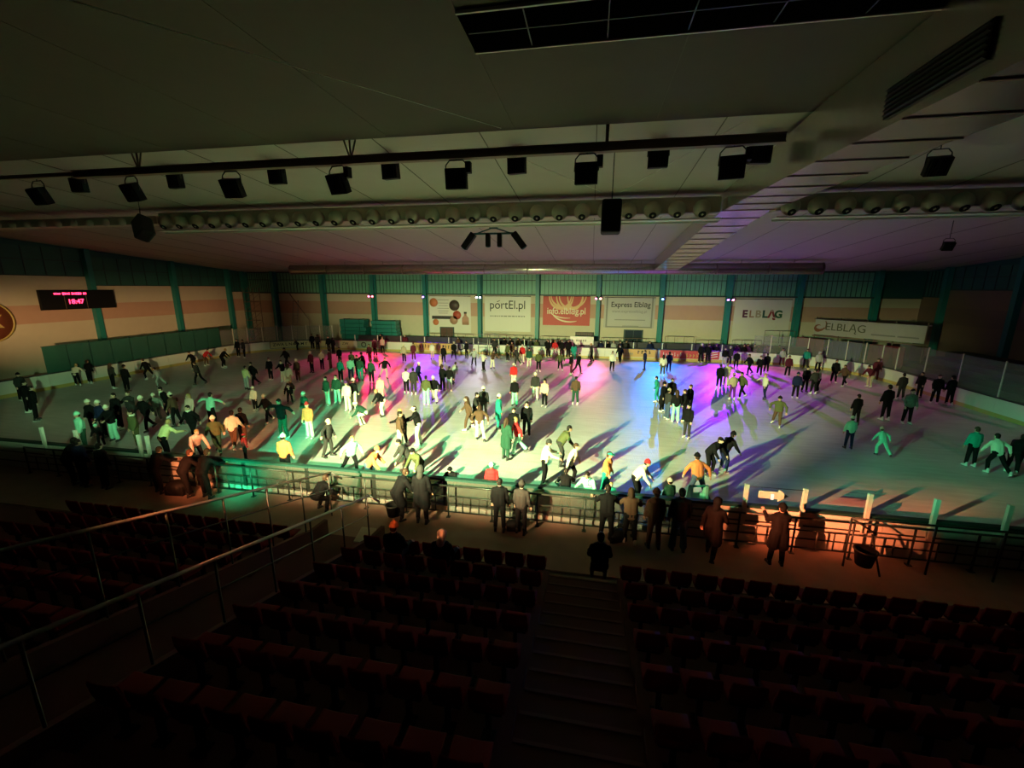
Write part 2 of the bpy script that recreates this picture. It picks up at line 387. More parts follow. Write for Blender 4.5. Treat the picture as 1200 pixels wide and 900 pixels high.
# ------------------------------------------------------------------ rink boards
def board_panel(x, y, ang, ln, label, kind, group):
    """one straight panel; local +Y points to the ice"""
    t = thing('rink_board', label, 'rink board', (x, y, 0), ang, group)
    clear = kind == 'clear'
    if clear:
        q = MB(); q.box((0, -0.05, 0.58), (ln - 0.06, 0.02, 0.86)); q.build('sheet', G_scratch, t)
        q = MB(); q.box((0, -0.05, 0.075), (ln - 0.01, 0.09, 0.15)); q.build('kick_plate', M_vgrey, t)
        q = MB()
        for s in (-1, 1): q.box((s * (ln / 2 - 0.03), -0.06, 0.5), (0.05, 0.06, 1.0))
        q.box((0, -0.06, 0.24), (ln, 0.05, 0.04)); q.build('board_frame', M_rail, t)
    else:
        q = MB(); q.box((0, -0.05, 0.62), (ln - 0.015, 0.08, 0.80)); q.build('panel', M_board, t)
        q = MB(); q.box((0, -0.05, 0.11), (ln - 0.01, 0.1, 0.22)); q.build('kick_plate', M_kick if kind != 'near' else M_board, t)
        if kind == 'near':
            q = MB()
            for z in (0.25, 0.62): q.box((0, -0.105, z), (ln, 0.03, 0.03))
            q.build('board_batten', M_rail, t)
    q = MB(); q.box((0, -0.05, 1.05), (ln, 0.16, 0.07)); q.build('cap_rail', M_cap if kind in ('near', 'clear') else M_capd, t)
    return t
def shield(x, y, ang, ln, label, group, m, h=1.6, posts=True):
    t = thing('glass_shield', label, 'glass shield', (x, y, 1.085), ang, group)
    q = MB(); q.box((0, -0.05, h / 2), (ln - 0.06, 0.015, h)); q.build('pane', m, t)
    q = MB(); q.box((-ln / 2, -0.05, (h + 0.1) / 2), (0.06, 0.06, h + 0.1)); q.build('post', M_post if m is G_clear else M_cap, t)
    if m is G_teal:
        q = MB(); q.box((0, -0.05, h), (ln, 0.05, 0.05)); q.build('top_rail', M_cap, t)
        q = MB(); q.box((0, -0.05, h / 2), (0.05, 0.05, h)); q.build('post', M_cap, t)
    return t
# far side straight: panels from x = BX0+CR to BX1-CR
n = 16; L = (BX1 - BX0 - 2 * CR) / n
far_panels = []
for k in range(n):
    x = BX0 + CR + L * (k + 0.5)
    p = board_panel(x, BY1, R(180), L, 'white rink board under the far wall, %s along from the scoreboard end' % ORD[k], 'far', 'far side rink boards')
    q = MB(); q.box((L / 2, -0.05, 1.38), (0.07, 0.07, 0.6)); q.build('post', M_post, p)
    far_panels.append(x)
# end straights
n = 6; L = (BY1 - BY0 - 2 * CR) / n
for k in range(n):
    y = BY0 + CR + L * (k + 0.5)
    board_panel(BX0, y, R(-90), L, 'white rink board at the scoreboard end, %s from the front railing' % ORD[k], 'end', 'scoreboard end boards')
    board_panel(BX1, y, R(90), L, 'white rink board at the end away from the scoreboard, %s from the front railing' % ORD[k], 'end', 'opposite end boards')
    if k >= 1: shield(BX0 - 0.02, y, R(-90), L, 'teal glass shield above the scoreboard end boards, %s from the front' % ORD[k], 'scoreboard end shields', G_teal, 1.75)
    shield(BX1 + 0.02, y, R(90), L, 'clear glass shield above the boards away from the scoreboard, %s from the front' % ORD[k], 'opposite end shields', G_clear, 1.9)
# corners
cn = 0
for cx, cy, a0, where in ((BX1 - CR, BY1 - CR, 0, 'far corner under the long banner'), (BX0 + CR, BY1 - CR, 90, 'far corner beside the climbing ladder'), (BX0 + CR, BY0 + CR, 180, 'front corner below the scoreboard wall'), (BX1 - CR, BY0 + CR, 270, 'front corner away from the scoreboard')):
    m_ = 8; ln = 2 * CR * math.sin(R(90 / m_ / 2))
    for k in range(m_):
        a = R(a0 + 90 * (k + 0.5) / m_); rr = CR * math.cos(R(90 / m_ / 2))
        x, y = cx + rr * math.cos(a), cy + rr * math.sin(a)
        board_panel(x, y, a + R(90), ln + 0.03, 'short rink board in the %s, %s of its curve' % (where, ORD[k]), 'end', 'corner rink boards')
        if cy > 20: shield(cx + (rr + 0.02) * math.cos(a), cy + (rr + 0.02) * math.sin(a), a + R(90), ln, 'clear glass shield, white post, %s, %s of its curve' % (where, ORD[k]), 'corner shields', G_clear, 1.5)
# near side: solid and see-through panels
n = 18; L = (BX1 - BX0 - 2 * CR) / n
for k in range(n):
    x = BX0 + CR + L * (k + 0.5)
    clear = -14.2 < x < 2.0
    board_panel(x, BY0, 0, L, ('scuffed see-through rink board' if clear else 'solid white rink board') + ' behind the front railing, %s along from the scoreboard end' % ORD[k], 'clear' if clear else 'near', 'front rink boards')
# front posts without glass
for k, x in enumerate((-19.65, -18.1, -15.35, -15.0, 4.28, 5.7, 7.2, 8.67, 10.2)):
    q = MB(); q.box((0, 0, 0.55), (0.10, 0.08, 1.1)); o = q.build('glass_post', M_post)
    o.location = (x, BY0 - 0.16, 0.62)
    tag(o, 'bare upright post on the front boards, %s along from the scoreboard end' % ORD[k], 'post', 'bare posts on the front boards')
# advertising on the far boards
def ad(u_x, w_, m, name, label):
    t = thing('board_advert', label, 'advert', (u_x, BY1 - 0.015, 0.64)); q = MB(); q.box((0, 0, 0), (w_, 0.012, 0.76)); q.build('sheet', m, t); return t
M_adY = mat('ad_cream', (0.66, 0.60, 0.36), 0.5); M_adO = mat('ad_orange', (0.62, 0.36, 0.12), 0.5); M_adR = mat('ad_red', (0.55, 0.06, 0.07), 0.5); M_adG = mat('ad_green', (0.24, 0.40, 0.28), 0.5)
def marks(t, x0, x1, z0, z1, m, n_, seed):
    rnd = random.Random(seed); q = MB(); 
    for i in range(n_):
        x = x0 + (x1 - x0) * (i + 0.5) / n_; wd = (x1 - x0) / n_ * rnd.uniform(0.4, 0.8); hh = (z1 - z0) * rnd.uniform(0.6, 1)
        q.box((x, -0.012, z0 + hh / 2), (wd * 0.35, 0.006, hh)); q.box((x + wd * 0.2, -0.012, z0 + hh * rnd.uniform(0.2, 0.9)), (wd * 0.7, 0.006, (z1 - z0) * 0.2))
    return q.build('marks', m, t)
ccx, ccy, cr = BX0 + CR, BY1 - CR, CR - 0.115
t = thing('board_advert', 'cream board advert with dark capitals beside the climbing ladder', 'advert', (ccx, ccy, 0.64))
def curved(a0, a1, z0, z1, m, nm, dr=0.0, n_=24):
    q = MB(); vs = []
    for i in range(n_ + 1):
        a = R(a0 + (a1 - a0) * i / n_)
        for r_ in (cr - dr, cr - dr - 0.012):
            for z in (z0, z1): vs.append((r_ * math.cos(a), r_ * math.sin(a), z))
    fs = []
    for i in range(n_):
        k = 4 * i; fs += [(k, k + 1, k + 5, k + 4), (k + 2, k + 6, k + 7, k + 3), (k, k + 4, k + 6, k + 2), (k + 1, k + 3, k + 7, k + 5)]
    fs += [(0, 2, 3, 1), (4 * n_, 4 * n_ + 1, 4 * n_ + 3, 4 * n_ + 2)]
    q.add(vs, fs); return q.build(nm, m, t)
curved(142, 96, -0.37, 0.37, M_adY, 'sheet'); curved(142, 96, 0.33, 0.37, M_ink, 'border', 0.012); curved(142, 96, -0.37, -0.33, M_ink, 'border', 0.012); curved(142, 141.6, -0.37, 0.37, M_ink, 'border', 0.012)
for i, ch in enumerate('ZWALNIAMY'):
    a = 138.5 - 3.15 * i; text(ch, 0.42, ((cr - 0.02) * math.cos(R(a)), (cr - 0.02) * math.sin(R(a)), 0.02), M_ink, t, R(a - 90), sx=1.05, bold=0.006)
t = ad(-26.3, 1.6, M_adY, 'a', 'small cream board advert under the teal crash mats'); text('ZW', 0.42, (-0.2, -0.01, 0.05), M_ink, t, sx=1.1)
t = ad(-23.3, 3.6, M_adG, 'a', 'green board advert with dark rings below the red lamp')
q = MB()
for x in (-1.0, 0.3, 1.2): q.lathe([(0.30, 0), (0.30, 0.01), (0.20, 0.01), (0.20, 0)], (x, -0.012, 0), 20, Matrix.Rotation(R(90), 3, 'X'))
q.build('marks', M_ink, t)
t = ad(-16.4, 4.4, M_adO, 'a', 'orange board advert with dark glyphs under the banner of round pictures'); marks(t, -1.9, 1.9, -0.15, 0.28, M_ink, 12, 3)
t = ad(-13.3, 1.3, M_white, 'a', 'white board advert with one big dark letter'); text('U', 0.85, (0, -0.01, 0), M_ink, t, bold=0.03)
t = ad(4.6, 3.6, M_adO, 'a', 'pale orange board advert with dark short letters below the grey banner'); marks(t, -0.2, 1.2, -0.05, 0.3, M_ink, 4, 5); marks(t, -1.6, -0.5, -0.25, 0.2, M_inkg, 6, 6)
t = ad(8.4, 3.6, M_adR, 'a', 'red board advert with pale script below the cyan lamp'); marks(t, -1.6, 0.2, -0.2, 0.2, M_white, 7, 8); marks(t, 0.5, 1.7, -0.25, 0.25, M_adO, 4, 9)
t = ad(11.2, 1.5, M_adR, 'a', 'small red board advert with slanting pale lines below the purple lamp'); q = MB()
for z in (-0.2, 0.02, 0.24): q.box((0, -0.012, z), (1.2, 0.006, 0.08), M=Matrix.Rotation(R(-12), 3, 'Y'))
q.build('marks', M_white, t)

# ------------------------------------------------------------------ banners on the far wall
def banner(name, label, cx, w_, z0, z1, m, y=YF - 0.06, rz=0.0):
    t = thing('banner', label, 'banner', (cx, y, z0), rz); q = MB(); h = z1 - z0
    nx = 12
    for i in range(nx):
        xa = -w_ / 2 + w_ * i / nx; q.box((xa + w_ / nx / 2, 0.012 * math.sin(i * 1.9), h / 2), (w_ / nx * 1.01, 0.02, h))
    q.build('sheet', m, t)
    q = MB(); q.bar((-w_ / 2, 0, h + 0.02), (w_ / 2, 0, h + 0.02), 0.035); q.build('top_pole', M_ink, t)
    return t
M_orange = mat('ink_orange', (0.62, 0.20, 0.09), 0.6); M_picd = mat('picture_dark', (0.08, 0.06, 0.05), 0.5); M_picr = mat('picture_red', (0.45, 0.08, 0.05), 0.5); M_picp = mat('picture_pinkish', (0.45, 0.25, 0.18), 0.5)
def disc(t, x, z, r, m, nm='printed_disc'):
    q = MB(); q.lathe([(0.0, 0.0), (r, 0.0), (r, 0.012), (0, 0.012)], (x, -0.016, z), 24, Matrix.Rotation(R(90), 3, 'X')); return q.build(nm, m, t)
t = banner('b', 'pale banner with round food pictures and a bottle, orange spots', -16.2, 5.0, 1.6, 5.78, M_white)
disc(t, -1.95, 3.45, 0.50, M_orange); disc(t, -1.75, 1.2, 0.36, M_orange); disc(t, 0.55, 3.15, 0.62, M_picd); disc(t, 0.85, 2.05, 0.50, M_picr); disc(t, 0.45, 1.45, 0.48, M_picp)
q = MB(); q.box((-0.9, -0.02, 1.75), (2.6, 0.012, 0.36)); q.build('printed_strip', M_ink, t)
q = MB()
for i, z in enumerate((3.75, 3.4, 3.1, 2.8, 2.5, 2.25)): q.box((-0.8, -0.02, z), (1.4 - 0.15 * (i % 3), 0.012, 0.05))
q.build('printed_lines', M_inkg, t)
q = MB(); q.lathe([(0, 0), (0.40, 0), (0.42, 0.5), (0.40, 0.8), (0.16, 1.05), (0.14, 1.3), (0, 1.3)], (1.85, -0.02, 0.95), 16, Matrix.Diagonal((1, 0.05, 1))); q.build('printed_bottle', M_picp, t)
q = MB(); q.box((1.85, -0.03, 2.33), (0.34, 0.012, 0.2)); q.build('printed_cork', M_ink, t)
t = banner('b', 'white banner with large dark thin lettering and a small line below', -9.4, 5.3, 1.9, 5.82, M_white)
text('p\u00f4rtEl.pl'.replace('\u00f4', 'o'), 1.32, (0, -0.03, 2.95), M_ink, t, sx=0.92)
q = MB(); q.box((-1.05, -0.025, 3.38), (0.35, 0.012, 0.07), M=Matrix.Rotation(R(-25), 3, 'Y')); q.build('accent', M_ink, t)
q = MB(); rnd = random.Random(4); x = -2.0
while x < 2.0:
    wd = rnd.uniform(0.1, 0.42); q.box((x + wd / 2, -0.025, 1.72), (wd, 0.012, 0.12)); x += wd + 0.09
q.build('printed_line', M_inkg, t)
t = banner('b', 'red banner with pale ring curves and tall pale lettering', -2.8, 5.15, 2.72, 5.88, M_vred)
M_curve = mat('ink_pale_orange', (0.72, 0.44, 0.20), 0.5); M_pale = mat('ink_pale', (0.75, 0.66, 0.46), 0.5)
def arc(q, cx, cz, rx, rz_, a0, a1, wd, y=-0.022, n_=20):
    vs = []
    for i in range(n_ + 1):
        a = R(a0 + (a1 - a0) * i / n_); k = math.sin(math.pi * i / n_) * 0.7 + 0.3
        for s in (-1, 1): vs.append((cx + (rx + s * wd * k / 2) * math.cos(a), y, cz + (rz_ + s * wd * k / 2) * math.sin(a)))
    q.add(vs, [(2 * i, 2 * i + 1, 2 * i + 3, 2 * i + 2) for i in range(n_)])
q = MB()
for i, (cx, rx) in enumerate(((-0.7, 1.2), (-0.2, 0.9), (0.5, 1.3), (0.9, 0.8), (0.2, 1.9))): arc(q, cx, 3.2, rx, 1.35, 180, 358, 0.28, y=-0.022 - 0.002 * i)
q.build('printed_curves', M_curve, t)
q = MB(); arc(q, 0.4, 2.0, 2.2, 1.6, 205, 290, 0.16); arc(q, 0.1, 1.9, 2.1, 1.1, 200, 280, 0.12, y=-0.026); q.build('printed_sweeps', M_pale, t)
text('info.elbl\u0105g.pl', 1.0, (0, -0.04, 1.55), M_pale, t, sx=0.84, bold=0.012)
t = banner('b', 'pale grey banner with dark two word heading and shaded border', 3.93, 5.3, 2.6, 5.8, M_vgrey)
text('Express Elbl\u0105g', 0.78, (0.1, -0.03, 2.45), M_ink, t, sx=0.9, bold=0.008)
text('www.expresselblag.pl', 0.42, (0, -0.03, 1.75), M_inkg, t)
q = MB(); q.box((0.1, -0.025, 0.85), (3.2, 0.012, 0.09)); q.box((0.2, -0.025, 0.2), (1.7, 0.012, 0.07)); q.build('printed_line', M_inkg, t)
q = MB()
for x in (-2.36, 2.36): q.box((x, -0.024, 1.65), (0.16, 0.008, 3.3))
q.box((0, -0.024, 0.08), (4.6, 0.008, 0.14)); q.build('border', M_inkg, t)
t = banner('b', 'tall white banner with multicoloured city lettering', 17.05, 5.3, 0.9, 5.75, M_white)
cols = [(0.10, 0.02, 0.06), (0.35, 0.20, 0.14), (0.42, 0.36, 0.26), (0.02, 0.10, 0.08), (0.30, 0.03, 0.05), (0.02, 0.12, 0.06)]
for i, ch in enumerate('ELBL\u0104G'): text(ch, 1.0, (-1.62 + 0.63 * i, -0.03, 3.35), mat('letter_%d' % i, cols[i], 0.5), t, bold=0.045 if i not in (1, 2) else 0.025)
# long banner over the corner
ax, ay, bx, by = 21.2, 46.0, 26.3, 39.6
t = banner('b', 'long narrow pale banner with city name and crest, hung across the corner', (ax + bx) / 2, math.hypot(bx - ax, by - ay), 2.55, 4.0, M_vgrey, (ay + by) / 2, math.atan2(by - ay, bx - ax))
text('ELBL\u0104G', 0.95, (-1.55, -0.03, 0.78), mat('ink_olive', (0.10, 0.10, 0.05), 0.6), t, sx=1.0)
q = MB(); q.box((1.35, -0.03, 0.4), (1.7, 0.012, 0.12)); q.box((3.05, -0.03, 0.4), (1.4, 0.012, 0.12)); q.build('printed_line', M_inkg, t)
q = MB(); arc(q, -3.65, 0.85, 0.42, 0.42, 200, 340, 0.22); arc(q, -3.75, 0.62, 0.3, 0.3, 60, 330, 0.18, y=-0.026); arc(q, -3.4, 0.95, 0.3, 0.45, -60, 60, 0.14, y=-0.03); q.build('crest', mat('ink_rust', (0.25, 0.09, 0.04), 0.6), t)
# dark frame the banner hangs from, and red and blue cloths below it
q = MB(); mid = Vector(((ax + bx) / 2 + 0.15, (ay + by) / 2 + 0.15, 2.2)); an = math.atan2(by - ay, bx - ax)
for dz in (0.4, 2.0): q.box(mid + Vector((0, 0, dz - 0.2)), (8.6, 0.08, 0.1), rz=an)
for k in range(5): q.box(Vector((ax + (bx - ax) * k / 4 + 0.15, ay + (by - ay) * k / 4 + 0.15, 2.1)), (0.08, 0.08, 4.2), rz=an)
o = q.build('sign_gantry', M_beam); tag(o, 'dark steel gantry carrying the long narrow corner banner', 'gantry')
for k, (f, cc, nm) in enumerate(((0.0, (0.30, 0.05, 0.07), 'dull red cloth hung nearest the tall white banner'), (0.36, (0.06, 0.07, 0.22), 'dark blue cloth below the long corner banner'), (0.72, (0.20, 0.02, 0.04), 'deep red cloth below the end of the long corner banner'))):
    q = MB(); 
    for i in range(10): q.box((0.24 * i - 1.1, 0.03 * math.sin(i * 2.1), 0.9), (0.245, 0.03, 1.8))
    o = q.build('hanging_cloth', mat('cloth_%d' % k, cc, 0.8)); o.location = (ax - 0.9 + (bx - ax) * f, ay - 1.5 + (by - ay) * f, 0.5); o.rotation_euler = (0, 0, an)
    tag(o, nm, 'cloth')

# scoreboard on the scoreboard wall
t = thing('scoreboard', 'wide black scoreboard with red glowing digits on the end wall', 'scoreboard', (XL + 0.72, 29.2, 4.85), R(90))
q = MB(); q.box((0, 0, 0.78), (5.4, 0.22, 1.56)); q.build('case', M_black, t, bevel=0.03)
q = MB()
for x in (-2, 2): q.box((x, 0.4, 0.8), (0.12, 0.65, 0.12))
q.build('mount', M_beam, t)
q = MB()
for x in (-1.1, 0.45): q.box((x, -0.12, 0.6), (0.03, 0.02, 1.1))
q.build('divider', M_beam, t)
M_led = mat('led_red', (0.5, 0.01, 0.03), 0.4, emit=(1.0, 0.03, 0.10), es=6.0)
text('18:47', 0.52, (-0.35, -0.13, 0.62), M_led, t, name='clock_digits', bold=0.01)
q = MB(); rnd = random.Random(2); x = -1.75
while x < 0.45:
    wd = rnd.uniform(0.05, 0.12); hh = rnd.choice((0.12, 0.16, 0.2)); q.box((x + wd / 2, -0.125, 1.27), (wd, 0.02, hh)); x += wd + rnd.choice((0.03, 0.03, 0.04, 0.14))
q.build('text_row', M_led, t)
# round emblem, partly out of frame
t = thing('emblem', 'round orange emblem with pale star on the end wall', 'emblem', (XL + 0.62, 23.3, 4.2), R(90))
q = MB(); q.lathe([(0, 0), (1.5, 0), (1.5, 0.06), (0, 0.06)], (0, 0, 0), 40, Matrix.Rotation(R(90), 3, 'X')); q.build('disc', mat('emblem_red', (0.22, 0.06, 0.03), 0.6), t)
q = MB(); q.lathe([(1.38, 0), (1.38, 0.03), (1.5, 0.03), (1.5, 0)], (0, -0.06, 0), 40, Matrix.Rotation(R(90), 3, 'X')); q.build('ring', M_kick, t)
q = MB(); st = [(0.95 * (1 if i % 2 == 0 else 0.5) * math.cos(R(90 + 30 * i)), -0.07, 0.95 * (1 if i % 2 == 0 else 0.5) * math.sin(R(90 + 30 * i))) for i in range(12)]; q.prism(st, (0, 0, 0), (0, -0.03, 0)); q.build('star', M_kick, t)

# ------------------------------------------------------------------ lamps that light the rink
def flood(x, y, z, col, power, az0, az1, lo, hi, aim, aim_az, cone, nm):
    """a lamp in an open housing with barn doors that shape its beam"""
    t = thing('floodlight', '%s floodlight with barn doors on the near stand' % nm, 'floodlight', (x, y, z))
    f = 0.17; th = 0.012
    xl, xr = f * math.tan(R(az0)), f * math.tan(R(az1)); zl, zh = -f * math.tan(R(lo)), f * math.tan(R(hi))
    W = max(abs(xl), xr) + 0.1; Hh = 0.27
    q = MB()
    q.box(((-W + xl) / 2, f, 0), (xl + W, th, 2 * Hh)); q.box(((xr + W) / 2, f, 0), (W - xr, th, 2 * Hh))
    q.box(((xl + xr) / 2, f, (-Hh + zl) / 2), (xr - xl, th, zl + Hh)); q.box(((xl + xr) / 2, f, (zh + Hh) / 2), (xr - xl, th, Hh - zh))
    q.build('barn_doors', M_black, t)
    q = MB(); q.box((0, -0.3, 0), (2 * W, th, 2 * Hh)); q.box((-W, -0.05, 0), (th, 0.5, 2 * Hh)); q.box((W, -0.05, 0), (th, 0.5, 2 * Hh)); q.box((0, -0.05, Hh), (2 * W, 0.5, th)); q.box((0, -0.05, -Hh), (2 * W, 0.5, th)); q.build('housing', M_black, t)
    am = R(aim_az)
    spot('flood_lamp', (x, y, z), (x + math.sin(am), y + math.cos(am), z + math.tan(R(aim))), col, power, cone, 1.0, 0.013, math.tan(R(25)) / math.tan(R(cone / 2)))
    return t
for a in FLOODS: flood(*a)
t = thing('lamp_tower', 'dark tube frame at the stand carrying the floodlights', 'lamp frame', (-7.4, 1.72, 0))
q = MB()
for x in (-1.9, 0, 1.9): q.bar((x, 0, 0), (x, 0, 6.2), 0.035)
for z in (4.52, 5.16, 5.82): q.bar((-1.95, 0, z), (1.95, 0, z), 0.03)
q.build('tube_frame', M_black, t)
q = MB(); q.box((0, 0, 0.03), (4.2, 0.6, 0.06)); q.build('base', M_black, t)
for i, (x, nm, beams) in enumerate(COLUMN_LAMPS):
    t = thing('spotlight', '%s stage spotlight fixed to a teal column of the far wall' % nm, 'spotlight', (x, YF - 1.15, 5.75))
    q = MB(); q.bar((0, 0.32, 0), (0, 0.05, 0), 0.03); q.bar((-0.26, 0.05, 0), (0.26, 0.05, 0), 0.03); q.build('bracket', M_black, t)
    for j, (col, power, tx, ty) in enumerate(beams):
        s = (j - 0.5) * 0.42 if len(beams) > 1 else 0.0; p0 = Vector((x + s, YF - 1.15, 5.75))
        dr = (Vector((tx, ty, 0)) - p0).normalized(); rot = dr.to_track_quat('Z', 'Y').to_matrix()
        em = mat('lamp_%s_%d' % (nm, j), (0.8, 0.8, 0.8), 0.3, emit=[min(1, c * 0.9 + 0.1) for c in col], es=9)
        q = MB(); q.lathe([(0, -0.2), (0.10, -0.2), (0.13, 0.0), (0.14, 0.12), (0.12, 0.12), (0.12, 0.08)], (s, 0, 0), 14, rot); h = q.build('lamp_head', M_black, t)
        q = MB(); q.lathe([(0, 0.09), (0.12, 0.09), (0.12, 0.10), (0, 0.13)], (s, 0, 0), 14, rot); q.build('lens', em, h)
        spot('stage_beam', p0 + dr * 0.3, (tx, ty, 0), col, power, 50, 0.6, 0.08)

# ------------------------------------------------------------------ under the ceiling
def feet(px, py): pass
# long duct with ball nozzles
DY, DZ = 19.5, 9.95
def nozzle_duct(x0, x1, label, flat=False):
    t = thing('nozzle_duct', label, 'air duct', (0, DY, 0))
    q = MB(); q.box(((x0 + x1) / 2, 0.3, DZ + 0.15), (x1 - x0, 0.75, 0.62)); q.build('duct_body', M_nozzle, t, bevel=0.06)
    q = MB(); q.box(((x0 + x1) / 2, -0.05, DZ - 0.42), (x1 - x0, 0.5, 0.06)); q.box(((x0 + x1) / 2, 0.22, DZ - 0.46), (x1 - x0, 0.03, 0.12)); q.build('ledge', M_post, t)
    x = x0 + 0.5
    while x < x1 - 0.3:
        M = Matrix.Rotation(R(68), 3, 'X')       # nozzle axis: towards the stand and down
        q = MB(); q.ball((x, -0.12, DZ - 0.02), 0.34, 16, 10, M=M); nz = q.build('nozzle', M_nozzle, t)
        ax_ = Vector((0, -0.62, -0.78)).normalized()
        rot = ax_.to_track_quat('Z', 'Y').to_matrix()
        q = MB(); q.lathe([(0.0, 0.33), (0.10, 0.33), (0.13, 0.345), (0.15, 0.33), (0.15, 0.29)], (x, -0.12, DZ - 0.02), 14, rot); q.build('nozzle_mouth', M_black, nz)
        x += 0.95
nozzle_duct(-22.0, 4.9, 'long ceiling air duct with a row of ball nozzles across the hall')
nozzle_duct(6.9, 22.0, 'ceiling air duct with ball nozzles beyond the big rectangular duct')
t = thing('air_duct', 'thin dim air duct continuing the nozzle row towards the scoreboard wall', 'air duct', (0, DY, 0))
q = MB(); q.box((-32.4, 0.2, DZ + 0.12), (20.6, 0.6, 0.4)); q.build('duct_body', M_nozzle, t)
q = MB()
for k in range(19): q.ball((-42.0 + 1.05 * k, -0.16, DZ + 0.05), 0.2, 10, 6)
o = q.build('nozzles', M_nozzle, t); o['kind'] = 'stuff'
# big rectangular duct running from the stand to the far wall
t = thing('rectangular_duct', 'big rectangular foil duct running from above the stand to the far wall', 'air duct')
prof = [(5.0, 9.45), (12.0, 9.72), (19.8, 9.87), (31.0, 8.92), (39.05, 8.25)]
q = MB(); sx0, sx1 = 5.0, 6.85
vs = []
for y, z in prof: vs += [(sx0, y, z), (sx1, y, z), (sx1, y, max((roof(y) - .02) if y > 12.5 else 10.97, z + .5)), (sx0, y, max((roof(y) - .02) if y > 12.5 else 10.97, z + .5))]
fs = []
for k in range(len(prof) - 1):
    for i in range(4): fs.append((4 * k + i, 4 * k + (i + 1) % 4, 4 * k + 4 + (i + 1) % 4, 4 * k + 4 + i))
fs += [(0, 1, 2, 3), (16, 19, 18, 17)]
q.add(vs, fs); q.build('duct_body', M_duct, t)
def dz(y):
    for (ya, za), (yb, zb) in zip(prof, prof[1:]):
        if ya <= y <= yb: return za + (zb - za) * (y - ya) / (yb - ya)
for k in range(22):
    y = 6 + 1.5 * k; q = MB(); z = dz(y) if y < 39.2 else 8.3; q.box(((sx0 + sx1) / 2, y, z - 0.012), (sx1 - sx0 + 0.06, 0.05, 0.03)); q.build('flange', M_beam, t)
q = MB(); q.box((sx0 - 0.02, 8.5, 10.0), (0.05, 2.1, 0.5)); g = q.build('grille', M_black, t)
q = MB()
for k in range(6): q.box((sx0 - 0.06, 8.5, 9.8 + 0.08 * k), (0.05, 2.05, 0.02), M=Matrix.Rotation(R(25), 3, 'Y'))
q.build('slats', M_black, g)
# round duct along the far wall
t = thing('round_duct', 'long round metal duct hung along the far side under the ceiling', 'air duct', (0, 39.6, 8.42))
q = MB(); q.bar((-29.9, 0, 0), (18.0, 0, 0), 0.46, n=24); q.build('duct_body', M_duct, t)
q = MB()
for k in range(13): q.bar((-29.9 + 4 * k - .02, 0, 0), (-29.9 + 4 * k + .02, 0, 0), 0.475, n=24)
q.build('flanges', M_beam, t)
q = MB()
for k in range(12): q.bar((-28 + 4 * k, 0, 0.4), (-28 + 4 * k, 0, roof(39.6) - 8.42), 0.015, n=6)
q.build('hangers', M_cable, t)
# steel beam with V hangers
BYb, BZb = 12.95, 10.52
t = thing('lamp_beam', 'brown steel beam hung under the ceiling carrying floodlights', 'beam', (0, BYb, BZb))
q = MB(); q.box((-6.6, 0, 0), (22.4, 0.12, 0.2)); q.box((-6.6, 0, 0.1), (22.4, 0.22, 0.03)); q.box((-6.6, 0, -0.1), (22.4, 0.22, 0.03)); q.box((-24, 0, 0.02), (12.6, 0.1, 0.12)); q.build('beam_body', M_beam, t)
for x in (-15.1, -7.38, 0.19):
    q = MB()
    if x < 0:
        q.bar((x - 0.22, 0, 0.66), (x - 0.02, 0, 0.05), 0.025); q.bar((x + 0.22, 0, 0.66), (x + 0.02, 0, 0.05), 0.025); q.bar((x, 0, 0.66), (x, 0, 0.05), 0.03)
    else: q.box((x, 0, 0.38), (0.09, 0.09, 0.62))
    q.build('hanger', M_beam, t)
def floodlight_box(u, x, y, z, s, label, wires, box, tilt, group):
    """seen from behind and below: cast body, cooling fins, yoke, control box"""
    t = thing('hanging_floodlight', label, 'floodlight', (x, y, z), R(random.uniform(-12, 12)), group)
    Mx = Matrix.Rotation(R(tilt), 3, 'X')
    q = MB(); q.box((0, 0, -0.36 * s), (0.62 * s, 0.26 * s, 0.56 * s), M=Mx); b_ = q.build('lamp_body', M_black, t, bevel=0.02)
    q = MB()
    for k in range(7): q.box(Vector((0, 0, -0.36 * s)) + Mx @ Vector(((-0.24 + 0.08 * k) * s, -0.15 * s, 0)), (0.02 * s, 0.06 * s, 0.5 * s), M=Mx)
    q.build('cooling_fins', M_black, b_)
    q = MB(); q.box(Vector((0, 0, -0.36 * s)) + Mx @ Vector((0, 0.14 * s, 0)), (0.54 * s, 0.02, 0.46 * s), M=Mx); q.build('front_glass', M_bar, b_)
    q = MB()
    for sx_ in (-1, 1):
        q.bar((sx_ * 0.33 * s, 0, -0.3 * s), (sx_ * 0.31 * s, 0, 0.02 * s), 0.018 * s, n=6); q.bar((sx_ * 0.31 * s, 0, 0.02 * s), (sx_ * 0.2 * s, 0, 0.14 * s), 0.018 * s, n=6)
    q.bar((-0.2 * s, 0, 0.14 * s), (0.2 * s, 0, 0.14 * s), 0.018 * s, n=6)
    q.build('yoke', M_rail, t)
    if box: q = MB(); q.box((0.36 * s, 0.02, -0.06 * s), (0.16 * s, 0.2 * s, 0.3 * s)); q.build('control_box', M_black, t, bevel=0.01)
    q = MB(); q.bar((0, 0, 0.14 * s), (0, 0, wires), 0.014, n=6); q.build('hanger', M_cable, t)
    return t
rowA = [(-19.5, -30), (-15.5, 12), (-11.6, 10), (-7.85, 14), (-4.07, 4), (-0.33, 2), (3.42, 3)]
for i, (x, tl) in enumerate(rowA):
    floodlight_box(0, x, BYb, BZb - 0.28, 1.0, 'big black floodlight under the brown ceiling beam, %s from the scoreboard side' % ORD[i], 0.2, i > 2, 24 if i < 4 else 8, 'floodlights under the brown beam')
rowB = [-19.4, -15.05, -10.9, -6.7, -2.5, 1.7, 4.45]
